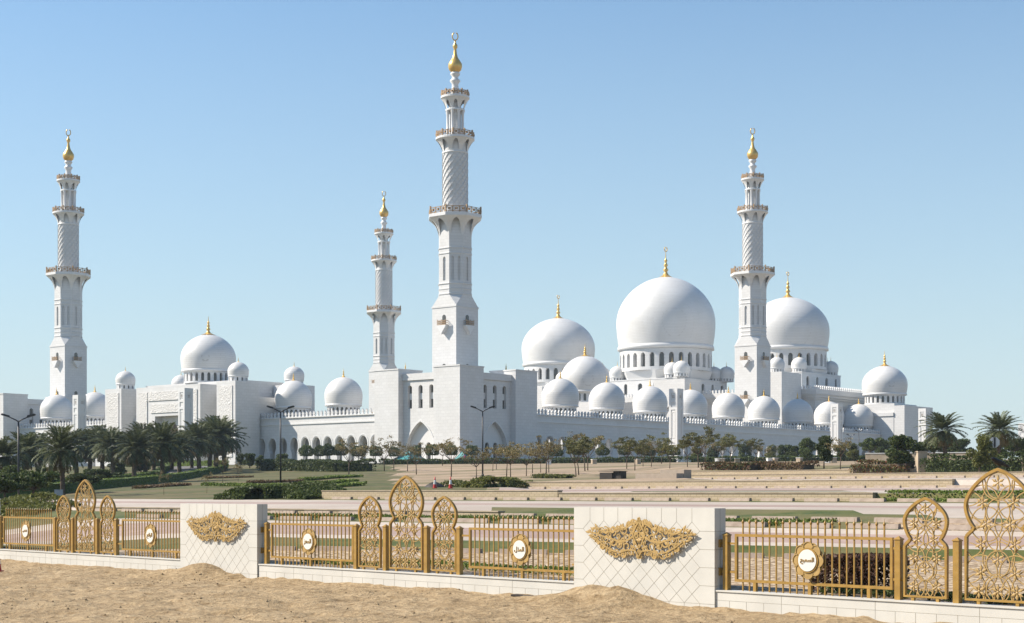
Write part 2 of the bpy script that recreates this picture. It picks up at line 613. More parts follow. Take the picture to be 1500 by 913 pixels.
STEP = [(0, -2.5), (50, -2.45), (57, -2.38), (60, -2.30), (61, -2.25), (63.5, -1.91), (69, -1.34), (69.8, -1.27), (72.6, -1.12), (74.3, -1.05),
        (79.5, -0.72), (98, -0.50), (99, -0.45), (100.5, -0.42), (100.7, -0.03), (106, 0.0), (133, 0.27), (134.5, 0.32),
        (135.9, 0.36), (136.1, 0.85), (176, 1.26), (178, 1.32), (179.9, 1.37), (180.1, 1.72), (187.9, 1.80), (188.1, 2.18),
        (205, 2.9), (270, 4.5), (345, 6.35), (400, 7.2), (3000, 7.2)]
SMOOTH = STEP[:9] + [(75, -1.0), (79.5, -0.78), (98, -0.50), (101, -0.40), (136, 0.6), (190, 2.1), (270, 4.5), (345, 6.3), (400, 7.2), (3000, 7.2)]


def kx(D, X):
    """how far a car-park row that crosses the middle line at depth D has come forward at X: the rows fan out from the fence"""
    D = np.asarray(D, dtype=float)
    k = np.interp(D, [0, 60, 74, 205, 300, 3000], [0.45, 0.45, 0.95, 1.0, 0.35, 0.35])
    hi = np.interp(D, [74, 100], [23, 46])
    return 0.45 * X + (k - 0.45) * np.clip(X, -60, hi)


def rowY(D, X):
    return D - kx(D, X)


def Dof(X, Y):
    X = np.asarray(X, dtype=float)
    Y = np.asarray(Y, dtype=float)
    lo, hi = np.full(np.broadcast(X, Y).shape, -400.0), np.full(np.broadcast(X, Y).shape, 3000.0)
    for _ in range(36):
        m_ = 0.5 * (lo + hi)
        up = rowY(m_, X) > Y
        hi = np.where(up, m_, hi)
        lo = np.where(up, lo, m_)
    return 0.5 * (lo + hi)


def sstep(x, a, b):
    t = np.clip((x - a) / (b - a), 0, 1)
    return t * t * (3 - 2 * t)


def fence_D(X):
    return 47.36 - 0.631 * X


def zrel(D, X):
    D = np.asarray(D, dtype=float)
    X = np.asarray(X, dtype=float)
    z1, z0 = lerp_tab(D, STEP), lerp_tab(D, SMOOTH)
    mk = np.where(D < 118, sstep(X, -14.5, -12.5), np.where(D < 160, sstep(X, -0.5, 2.0), sstep(X, 16.0, 19.0)))
    z = z0 + (z1 - z0) * mk
    # the low wall B on the left half of the car park
    sb = np.interp(D, [73.6, 74.2, 74.4, 79.5], [-1.30, -1.45, -0.92, -0.80])
    mb_ = np.where((D > 73.6) & (D < 79.5), 1 - sstep(X, -1.5, 1.5), 0.0)
    z = z + (sb - z) * mb_
    t = sstep(D - fence_D(X), 0.0, 9.0)
    return -2.52 + (z + 2.52) * t


def gz(X, Y):
    return float(zrel(Dof(X, Y), X)) + EYE


def at(px, Y):
    return (px - 750.0) / F * Y


def hit(px, py, lo=52.0, hi=420.0):
    """where the line of sight through a photo pixel meets the rising ground"""
    a = (px - 750.0) / F
    Ys = np.linspace(lo, hi, 1800)
    yy = HZ - F * (zrel(Dof(a * Ys, Ys), a * Ys)) / Ys
    k = np.where(yy <= py)[0]
    Y = float(Ys[k[0]]) if len(k) else hi
    return a * Y, Y, gz(a * Y, Y)


# ------------------------------------------------------------------ the ground
rng = np.random.default_rng(11)


def vnoise(x, y, cell, seed):
    """smooth value noise"""
    r_ = np.random.default_rng(seed)
    T = r_.random((257, 257))
    gx, gy = x / cell, y / cell
    ix, iy = np.floor(gx).astype(int), np.floor(gy).astype(int)
    fx, fy = gx - ix, gy - iy
    fx, fy = fx * fx * (3 - 2 * fx), fy * fy * (3 - 2 * fy)
    a, b = T[ix % 256, iy % 256], T[(ix + 1) % 256, iy % 256]
    c, d = T[ix % 256, (iy + 1) % 256], T[(ix + 1) % 256, (iy + 1) % 256]
    return (a * (1 - fx) + b * fx) * (1 - fy) + (c * (1 - fx) + d * fx) * fy - 0.5


def ground():
    ds = set(t[0] for t in STEP if 0 < t[0] < 1000) | {73.6, 74.2, 74.4}
    ds |= set([10, 20, 30, 38, 44, 47, 49, 51, 52.5, 54, 55.5, 58.5, 62, 64.5, 66, 67.5, 71, 76, 77.5, 81, 83, 85, 87, 90, 93, 95.5, 102, 104, 108,
               111, 114, 117, 120, 124, 128, 131, 139, 142, 146, 150, 155, 160, 165, 170, 173, 183, 186, 192, 196, 200, 210, 216, 222, 228, 234, 240, 248,
               256, 264, 278, 286, 294, 303, 312, 322, 334, 360, 372, 386, 420, 460, 520, 600, 700, 850, 1000])
    ds = sorted(ds)
    xs = sorted(set(list(range(-90, 91, 2)) + list(range(-340, 341, 10)) + [-1, 1]))
    xs = np.array(xs, dtype=float)
    nD, nX = len(ds), len(xs)
    fd = fence_D(xs) - 0.02
    D = np.zeros((nD + 1, nX))
    D[0] = fd
    for i, d in enumerate(ds):
        D[i + 1] = np.maximum(d, fd + 0.004 * (i + 1))
    Xg = np.tile(xs, (nD + 1, 1))
    Z = zrel(D, Xg) + EYE
    far = D > 106
    Z = Z + np.where(far & (D < 340), vnoise(Xg, D, 14, 8) * 0.18, 0)
    Y = rowY(D, Xg)
    V = np.stack([Xg, Y, Z], -1).reshape(-1, 3)
    groups = {}

    def key(d, x):
        y = float(rowY(d, x))
        px = 750 + F * x / max(y, 20)
        n = math.sin(x * 0.31 + d * 0.17) + math.sin(x * 0.13 - d * 0.29)
        if d < 61:
            return 'gravel_bed'
        if d < 63.5:
            return 'lawn'
        if d < 64.5 or 67.5 < d < 69:
            return 'car_park_paving'
        if d < 67.5:
            return 'pink_lane'
        if d < 74.35:
            return 'lawn' if x < 14 else 'gravel_bed'
        if d < 79.5:
            return 'lawn' if -1.5 < x < 19 - (d - 74) * 0.9 else 'car_park_paving'
        if d < 98:
            return 'pink_lane' if 84 < d < 91 else 'car_park_paving'
        if x < -13 and d < 136:
            return 'slope_lawn'
        if d < 100.7:
            return 'lawn'
        if x > 21 and d < 106:
            return 'lawn'
        if d < 104:
            return 'car_park_paving'
        if d < 111:
            return 'lawn' if 3 < x < 22 - (d - 104) * 0.5 else 'car_park_paving'
        if x < -1 and d < 136:
            return 'slope_lawn' if px < 700 else 'dry_ground'
        if d < 135.9:
            if 114 < d < 117 and 8 < x < 20:
                return 'lawn'
            return 'pink_lane' if 118 < d < 128 else 'car_park_paving'
        if x > 17:
            if d < 170 or 176 < d < 179.9 or 180.1 < d < 187.9:
                return 'car_park_paving'
            return 'dry_ground'
        if px < 585 + n * 12:
            return 'slope_lawn'
        return 'dry_ground'

    for i in range(nD):
        for j in range(nX - 1):
            dm = 0.25 * (D[i, j] + D[i + 1, j] + D[i, j + 1] + D[i + 1, j + 1])
            xm = 0.5 * (xs[j] + xs[j + 1])
            groups.setdefault(key(dm, xm), []).append((i * nX + j, i * nX + j + 1, (i + 1) * nX + j + 1, (i + 1) * nX + j))
    mats = {'gravel_bed': GRAVEL, 'lawn': LAWN2, 'slope_lawn': LAWN, 'car_park_paving': LIGHTROAD, 'pink_lane': PINKROAD, 'dry_ground': DIRT}
    for k, fs in groups.items():
        fs = np.array(fs)
        used, inv = np.unique(fs, return_inverse=True)
        me = np_mesh(k, V[used], inv.reshape(fs.shape), mats[k], True)
        o = bpy.data.objects.new(k, me)
        COL.objects.link(o)
        tag(o, kind='structure')


ground()
mb = MB().box(-1500, 1500, -400, 1700, -1.3, -1.0)
tag(mb.build('ground', SAND), kind='structure')

# fence line frame: s along the fence, n behind it
P0 = (-3.37, 51.0)
FA = math.atan2(-0.733, 0.68)


def FW(s, n, z=0.0):
    return Vector((P0[0] + 0.68 * s + 0.733 * n, P0[1] - 0.733 * s + 0.68 * n, z))


def sand():
    s = np.arange(-62, 62.01, 0.16)
    n = np.arange(-40, 0.061, 0.16)
    Sg, Ng = np.meshgrid(s, n, indexing='ij')
    z = np.zeros_like(Sg) - 0.03
    for c_, a_, sd in ((9, 0.07, 1), (3, 0.06, 2), (1.2, 0.06, 3), (0.6, 0.085, 4), (0.33, 0.07, 6)):
        z += a_ * vnoise(Sg + 500, Ng + 500, c_, sd)
    # clods and footprints
    pit = vnoise(Sg + 300, Ng + 300, 0.5, 21)
    z += 0.07 * np.clip(pit - 0.22, 0, 1) / 0.28 - 0.06 * np.clip(-pit - 0.22, 0, 1) / 0.28
    # wheel tracks running along the fence
    for off, wd in ((-6.6, 0.22), (-8.2, 0.22), (-10.6, 0.25)):
        t = np.abs(Ng - off - 0.4 * np.sin(Sg * 0.08 + off))
        z -= 0.06 * np.exp(-(t / wd) ** 2) * (0.7 + 0.3 * np.sign(np.sin(Sg * 14)))
    # heaps blown or shovelled against the two blocks
    for s0, n0, h, ws, wn_ in ((9.75, -0.75, 0.34, 1.35, 0.8), (9.0, -1.5, 0.20, 2.2, 1.1), (-10.5, -0.7, 0.36, 0.8, 0.8), (-11.6, -1.3, 0.2, 1.6, 1.0)):
        q = ((Sg - s0) / ws) ** 2 + ((Ng - n0) / wn_) ** 2
        z += h * np.exp(-q ** (1.0 + 0.6 * (s0 > 9.5))) * (1 + 0.25 * vnoise(Sg + 90, Ng + 90, 0.4, 31))
    z += 0.05 * sstep(Ng, -2.5, -0.2)
    global SANDZ
    SANDZ = z
    X = P0[0] + 0.68 * Sg + 0.733 * Ng
    Y = P0[1] - 0.733 * Sg + 0.68 * Ng
    V = np.stack([X, Y, z], -1).reshape(-1, 3)
    a, b = Sg.shape
    idx = np.arange(a * b).reshape(a, b)
    Fq = np.stack([idx[:-1, :-1], idx[1:, :-1], idx[1:, 1:], idx[:-1, 1:]], -1).reshape(-1, 4)
    o = bpy.data.objects.new('sand', np_mesh('sand', V, Fq, SAND, True))
    COL.objects.link(o)
    tag(o, kind='structure')


sand()


def clods():
    rg_ = np.random.default_rng(77)
    n = 2600
    cl = rg_.normal(size=(60, 2)) * np.array([26, 8]) + np.array([0, -10])
    sn = cl[rg_.integers(0, 60, n)] + rg_.normal(0, 1.2, (n, 2))
    sn = sn[(sn[:, 1] < -0.4) & (sn[:, 1] > -30)]
    n = len(sn)
    base = np.array([(1, 0, 0), (0, 1, 0), (-1, 0, 0), (0, -1, 0), (0, 0, 0.7), (0, 0, -0.6)], dtype=float)
    tri = np.array([(0, 1, 4), (1, 2, 4), (2, 3, 4), (3, 0, 4), (1, 0, 5), (2, 1, 5), (3, 2, 5), (0, 3, 5)])
    sz = 0.014 + 0.04 * rg_.random(n) ** 3
    V = base[None] * sz[:, None, None] * rg_.uniform(0.6, 1.4, (n, 6, 3))
    a = rg_.random(n) * 6.28
    c, s_ = np.cos(a)[:, None], np.sin(a)[:, None]
    x, y = V[..., 0] * c - V[..., 1] * s_, V[..., 0] * s_ + V[..., 1] * c
    px_ = P0[0] + 0.68 * sn[:, 0] + 0.733 * sn[:, 1]
    py_ = P0[1] - 0.733 * sn[:, 0] + 0.68 * sn[:, 1]
    si = np.clip(np.round((sn[:, 0] + 62) / 0.16).astype(int), 0, SANDZ.shape[0] - 1)
    ni = np.clip(np.round((sn[:, 1] + 40) / 0.16).astype(int), 0, SANDZ.shape[1] - 1)
    V = np.stack([x + px_[:, None], y + py_[:, None], V[..., 2] + SANDZ[si, ni][:, None] + 0.01], -1).reshape(-1, 3)
    Fq = (tri[None] + 6 * np.arange(n)[:, None, None]).reshape(-1, 3)
    o = bpy.data.objects.new('pebbles', np_mesh('pebbles', V, Fq, CLOD))
    COL.objects.link(o)
    tag(o, kind='stuff')


clods()

# ------------------------------------------------------------------ retaining walls and wheel stops of the car park


def terrace_wall(D0, x0, x1, zb, zt, label):
    ya, yb = float(rowY(D0, x0)), float(rowY(D0, x1))
    xm, ym = (x0 + x1) / 2, (ya + yb) / 2
    root = tag(empty('retaining_wall', (xm, ym, zb + EYE), math.atan2(yb - ya, x1 - x0)), label, 'retaining wall', 'terrace walls of the car park')
    L = math.hypot(x1 - x0, yb - ya) / 2
    h = zt - zb
    MB().box(-L, L, -0.2, 0.22, -0.35, h).build('wall', BLOCKSTONE, root)
    MB().box(-L - 0.03, L + 0.03, -0.24, 0.24, h + 0.003, h + 0.06).build('coping', POSTSTONE, root)


terrace_wall(74.2, -26.6, -0.5, -1.52, -0.90, 'beige block retaining wall seen through the middle railings, lowest of the terraces')
terrace_wall(100.5, -13.2, 2.9, -0.52, 0.10, 'long beige block wall behind the middle gold screens, starting at the clipped bush')
terrace_wall(100.5, 2.96, 18.6, -0.52, -0.04, 'greyer low block wall above the right emblem block, ending at a grass bank')
terrace_wall(135.9, 0.7, 29.4, 0.30, 0.86, 'beige block wall starting at the low bush beside the cones, running right')
terrace_wall(179.9, 17.0, 46, 1.3, 1.74, 'upper beige block wall below the red shrubs, with wheel stops before it')
terrace_wall(187.9, 16.6, 47, 1.74, 2.2, 'topmost beige block wall at the foot of the red shrubs')

ws = MB().prism([(-0.14, 0), (0.14, 0), (0.10, 0.19), (-0.10, 0.19)], lambda a, b, c: (c, a, b), -1.0, 1.0)
ws_me = ws.build('wheel_stop', CONCRETE)
ws_first = [ws_me]


def stop_row(D0, x0, x1, where):
    k = 0
    x = x0
    while x < x1:
        o = ws_first.pop() if ws_first else ws_me.copy()
        if o.name not in COL.objects:
            COL.objects.link(o)
        y = float(rowY(D0, x))
        kk = (y - float(rowY(D0, x + 0.1))) / 0.1
        o.location = (x, y, gz(x, y) - 0.02)
        o.rotation_euler = (0, 0, math.atan2(-kk, 1) + random.uniform(-0.02, 0.02))
        tag(o, 'concrete wheel stop %s, %s from left' % (where, ORD[k]), 'wheel stop', 'wheel stops of the car park')
        k += 1
        x += 2.74 / math.hypot(1, kk)


random.seed(4)
stop_row(60.4, -12.0, 20, 'at the gravel nearest the fence')
stop_row(69.5, -19.0, 22, 'before the planted strip')
stop_row(73.2, 0.3, 22, 'behind the planted strip')
stop_row(73.2, -24.0, -2, 'under the lowest block wall')
stop_row(99.1, -11.6, 27, 'under the long block wall')
stop_row(134.6, 2.0, 36, 'under the third terrace wall')
stop_row(178.2, 19.0, 46, 'in the highest row')

# ------------------------------------------------------------------ the fence
UP = Vector((0, 0, 1))
BAYN = {-20.9: 'left', 0.0: 'middle', 20.8: 'right'}
PT = 0.5                     # level of the plinth top above the sand


def outline_screen(hw, top, neck, shoulder, nh, bulge, z0):
    r = [(hw, z0), (hw, shoulder - 0.02), (hw - 0.03, shoulder + 0.03), (nh + 0.03, neck - 0.05), (nh, neck)]
    zb = bulge
    for t in np.linspace(0.08, 1, 9):
        a = (1 - t)
        r.append((nh + (hw * 1.02 - nh) * math.sin(t * PI / 2) ** 0.8, neck + (zb - neck) * t))
    for t in np.linspace(0, 1, 13)[1:]:
        r.append((hw * 1.02 * (1 - t ** 1.75) ** 0.78 if t < 1 else 0.0, zb + (top - zb) * t))
    return r


def inside(p, poly):
    x, y = p
    c = False
    k = len(poly)
    for i in range(k):
        x1, y1 = poly[i]
        x2, y2 = poly[(i + 1) % k]
        if (y1 > y) != (y2 > y) and x < (x2 - x1) * (y - y1) / (y2 - y1) + x1:
            c = not c
    return c


def clipped(mb, pts, poly, wdt, dep, y=0.0):
    run = []
    for p in pts:
        if inside(p, poly):
            run.append((p[0], y, p[1]))
        else:
            if len(run) > 1:
                mb.ribbon(run, wdt, dep)
            run = []
    if len(run) > 1:
        mb.ribbon(run, wdt, dep)


def circ(cx, cz, r, n=36, a0=0, a1=2 * PI):
    return [(cx + r * math.cos(a), cz + r * math.sin(a)) for a in np.linspace(a0, a1, n)]


def flower_mesh(r):
    mb = MB()
    for i in range(6):
        a = PI / 2 + i * PI / 3
        d, e = Vector((math.cos(a), 0, math.sin(a))), Vector((-math.sin(a), 0, math.cos(a)))
        f_ = Vector((0, 1, 0))
        pts = [d * r * 0.12, d * r * 0.55 + e * r * 0.19, d * r, d * r * 0.55 - e * r * 0.19]
        front = [p - f_ * 0.018 for p in pts] + [d * r * 0.5 - f_ * 0.026]
        back = [p + f_ * 0.012 for p in pts]
        mb.add(front + back, [(0, 1, 4), (1, 2, 4), (2, 3, 4), (3, 0, 4), (8, 7, 6, 5), (0, 5, 6, 1), (1, 6, 7, 2), (2, 7, 8, 3), (3, 8, 5, 0)])
    mb.lathe([(0.0, -0.03), (r * 0.14, -0.02), (r * 0.14, 0.012), (0, 0.012)], 8, smooth=False, cap=False)
    k = 16
    mb.v[-4 * 8:] = [(x, z, y) for x, y, z in mb.v[-4 * 8:]]
    return mb


FLOWER_L = flower_mesh(0.175).build('flower', GPAINT2)
FLOWER_S = flower_mesh(0.14).build('flower', GPAINT2)
fl_first = {id(FLOWER_L): True, id(FLOWER_S): True}


def put_flower(src, parent, x, z):
    if fl_first[id(src)]:
        fl_first[id(src)] = False
        o = src
    else:
        o = src.copy()
        COL.objects.link(o)
    o.parent = parent
    o.location = (x, -0.012, z)
    return o


def make_screen(big):
    """pierced arched screen: frame, curved lattice, lily flowers"""
    root = empty('arched_screen', (0, 0, 0), FA)
    if big:
        half = outline_screen(0.80, 3.02, 1.72, 1.52, 0.60, 2.22, 0.10)
        fl = [(2.72, [0]), (2.28, [-0.38, 0.38]), (1.80, [-0.30, 0.30]), (1.36, [-0.42, 0.42]), (1.02, [0]), (0.72, [-0.42, 0.42]), (0.30, [-0.47, 0.0, 0.47])]
        rad, fm = 0.40, FLOWER_L
    else:
        half = outline_screen(0.55, 2.37, 1.44, 1.28, 0.40, 1.86, 0.10)
        fl = [(2.14, [0]), (1.80, [-0.30, 0.30]), (1.42, [-0.22, 0.22]), (1.00, [-0.31, 0.31]), (0.74, [0]), (0.34, [-0.30, 0.30])]
        rad, fm = 0.29, FLOWER_S
    poly = half + [(-x, z) for x, z in reversed(half[:-1])]
    mb = MB()
    mb.ribbon([(x, 0, z) for x, z in poly], 0.066, 0.085, closed=True)
    for x in (-half[0][0] * 0.6, half[0][0] * 0.6):
        mb.box(x - 0.04, x + 0.04, -0.035, 0.035, 0.0, 0.07)
    fr = mb.build('frame', GPAINT, root)
    lt = MB()
    wd, dp = 0.021, 0.03
    zmax = half[-1][1]
    for z, xs_ in fl:
        for x in xs_:
            clipped(lt, circ(x, z, rad * 0.98), poly, wd, dp, 0.004 * (len(lt.v) % 3))
    hw = half[0][0]
    z = 0.1
    while z < zmax:
        for sx in (-1, 1):
            clipped(lt, circ(sx * hw * 0.98, z + rad * 0.6, rad * 1.15), poly, wd, dp, 0.012)
        clipped(lt, circ(0, z + rad * 0.6, rad * 0.72), poly, wd, dp, -0.009)
        z += rad * 1.45
    for i in range(7 if big else 5):
        x = -hw + (i + 0.5) * 2 * hw / (7 if big else 5)
        clipped(lt, circ(x, 0.06, hw * 0.42, 24, 0, PI), poly, wd, dp, 0.018)
    lt.build('lattice', GPAINT2, root)
    for z, xs_ in fl:
        for x in xs_:
            put_flower(fm, root, x, z)
    return root


BAR = MB().box(-0.016, 0.016, -0.016, 0.016, 0.0, 1.74)
BAR.lathe([(0.0, 1.70), (0.026, 1.72), (0.038, 1.755), (0.026, 1.79), (0.012, 1.80), (0.0, 1.90)], 8, cap=False)
BAR = BAR.build('bar', GPAINT)
bar_first = [True]


def petal_ring(mb, r0, r1, n, ph, y0, y1):
    for i in range(n):
        a = ph + 2 * PI * i / n
        d, e = Vector((math.cos(a), 0, math.sin(a))), Vector((-math.sin(a), 0, math.cos(a)))
        hw = r1 * math.tan(PI / n) * 1.02
        sh = []
        for t in np.linspace(-1, 1, 9):
            rr = r0 + (r1 - r0) * (1 - abs(t) ** 2.2)
            sh.append(d * rr + e * hw * 0.92 * t * (1.0 if abs(t) < 0.99 else 0.8))
        c_ = d * r0 * 0.55
        top = [p + Vector((0, y0, 0)) for p in sh] + [c_ + e * hw * 0.5 + Vector((0, y0, 0)), c_ - e * hw * 0.5 + Vector((0, y0, 0))]
        bot = [p - Vector((0, y0 - y1, 0)) for p in top]
        k = len(top)
        mb.add(top + bot, [tuple(range(k)), tuple(range(2 * k - 1, k - 1, -1))] + [(j, k + j, k + (j + 1) % k, (j + 1) % k) for j in range(k)])
        mb.ribbon([p - Vector((0, 0.006, 0)) for p in [q + Vector((0, y0, 0)) for q in sh]], 0.018, 0.02)


MED = MB()
petal_ring(MED, 0.31, 0.445, 8, PI / 8, 0.0, 0.02)
petal_ring(MED, 0.31, 0.455, 8, 0, -0.035, -0.01)
MED = MED.build('medallion', GPAINT2)
med_first = [True]
RIM = MB()
RIM.ribbon([(0.285 * math.cos(a), 0, 0.285 * math.sin(a)) for a in np.linspace(0, 2 * PI, 41)[:-1]], 0.045, 0.07, closed=True)
RIM = RIM.build('rim', GPAINT)
DISC = MB()
dk_ = [(0.268 * math.cos(a), 0.268 * math.sin(a)) for a in np.linspace(0, 2 * PI, 41)[:-1]]
DISC.prism(dk_, lambda a, b, c: (a, c, b), -0.075, -0.03)
DISC = DISC.build('disc', ENAMEL)
DISC_ME = DISC.data
RIM_ME = RIM.data
MED_ME = MED.data
for o in (RIM, DISC, MED):
    bpy.data.objects.remove(o)

TEXTS = {  # each word in the order its letter shapes stand on the disc, left to right
    (-20.9, 0): '\uFEBE\uFED3\uFE8E\uFEA8\uFEDF\uFE8D',
    (-20.9, 1): '\uFECA\uFED3\uFE8D\uFEAE\uFEDF\uFE8D',
    (0.0, 0): '\uFEB0\uFECC\uFEE4\uFEDF\uFE8D',
    (0.0, 1): '\uFEDD\uFEAC\uFEE4\uFEDF\uFE8D',
    (20.8, 0): '\uFECA\uFEF4\uFEE4\uFEB4\uFEDF\uFE8D',
    (20.8, 1): '\uFEAE\uFEF4\uFEBC\uFE92\uFEDF\uFE8D',
}


def lettering(word, parent):
    c = bpy.data.curves.new('lettering', 'FONT')
    c.body = word
    c.align_x = 'CENTER'
    c.extrude = 0.03
    o = bpy.data.objects.new('lettering_curve', c)
    COL.objects.link(o)
    bpy.context.view_layer.update()
    dg = bpy.context.evaluated_depsgraph_get()
    me = bpy.data.meshes.new_from_object(o.evaluated_get(dg))
    bpy.data.objects.remove(o)
    me.materials.clear()
    me.materials.append(GPAINT2)
    co_ = np.zeros(len(me.vertices) * 3)
    me.vertices.foreach_get('co', co_)
    co_ = co_.reshape(-1, 3)
    x0, x1 = co_[:, 0].min(), co_[:, 0].max()
    y0, y1 = co_[:, 1].min(), co_[:, 1].max()
    sc = min(0.40 / (x1 - x0), 0.22 / (y1 - y0))
    out = np.stack([(co_[:, 0] - (x0 + x1) / 2) * sc, -0.086 + co_[:, 2] * 0.3, (co_[:, 1] - (y0 + y1) / 2) * sc], -1)
    me.vertices.foreach_set('co', out.ravel().astype(np.float32))
    me.update()
    l = bpy.data.objects.new('lettering', me)
    COL.objects.link(l)
    l.parent = parent
    return l


def make_panel(s0, word, label):
    """barred railing panel, 4.68 m wide, with a lettered medallion"""
    root = tag(empty('railing_panel', FW(s0, 0.03, PT), FA), label, 'railing panel', 'gold railing panels')
    hw, zb, zt = 2.33, 0.26, 1.415
    fr = MB()
    t = 0.035
    fr.box(-hw - t, -hw + t, -t, t, zb - t, zt + t).box(hw - t, hw + t, -t, t, zb - t, zt + t)
    fr.box(-hw + t, hw - t, -t, t, zt - t, zt + t).box(-hw + t, hw - t, -t, t, zb - t, zb + t)
    fr.build('frame', GPAINT, root)
    for x in (-1.72, -0.02, 1.70):
        MB().box(x - 0.045, x + 0.045, -0.04, 0.04, 0.0, zb - t - 0.002).build('foot', GPAINT, root)
    for sx in (-1, 1):
        for z in (0.47, 1.20):
            a, b = sorted((sx * (hw + t + 0.002), sx * (hw + 0.39)))
            MB().box(a, b, -0.025, 0.025, z - 0.028, z + 0.028).build('stub_rail', GPAINT, root)
    for i in range(21):
        if bar_first[0]:
            b = BAR
            bar_first[0] = False
        else:
            b = BAR.copy()
            COL.objects.link(b)
        b.parent = root
        b.location = (-hw + 0.21 + i * (2 * hw - 0.42) / 20, 0.0, 0.003)
    md = bpy.data.objects.new('medallion', MED_ME)
    COL.objects.link(md)
    md.parent = root
    md.location = (0.0, -0.085, 0.845)
    for nm, me in (('rim', RIM_ME), ('disc', DISC_ME)):
        o = bpy.data.objects.new(nm, me)
        COL.objects.link(o)
        o.parent = md
        o.location = (0, -0.025 if nm == 'rim' else 0.0, 0)
    lettering(word, md)
    return root


POST = MB().box(-0.075, 0.075, -0.075, 0.075, 0, 1.42)
POST.add([(-0.09, -0.09, 1.422), (0.09, -0.09, 1.422), (0.09, 0.09, 1.422), (-0.09, 0.09, 1.422), (0, 0, 1.49), (-0.09, -0.09, 1.40), (0.09, -0.09, 1.40), (0.09, 0.09, 1.40), (-0.09, 0.09, 1.40)],
         [(0, 1, 4), (1, 2, 4), (2, 3, 4), (3, 0, 4), (5, 6, 1, 0), (6, 7, 2, 1), (7, 8, 3, 2), (8, 5, 0, 3), (8, 7, 6, 5)])
POST = POST.build('fence_post', GPAINT)
post_first = [True]


def put_post(s, label):
    o = POST if post_first[0] else POST.copy()
    if post_first[0]:
        post_first[0] = False
    else:
        COL.objects.link(o)
    o.location = FW(s, 0.03, PT + 0.002)
    o.rotation_euler = (0, 0, FA)
    tag(o, label, 'fence post', 'gold posts of the fence')


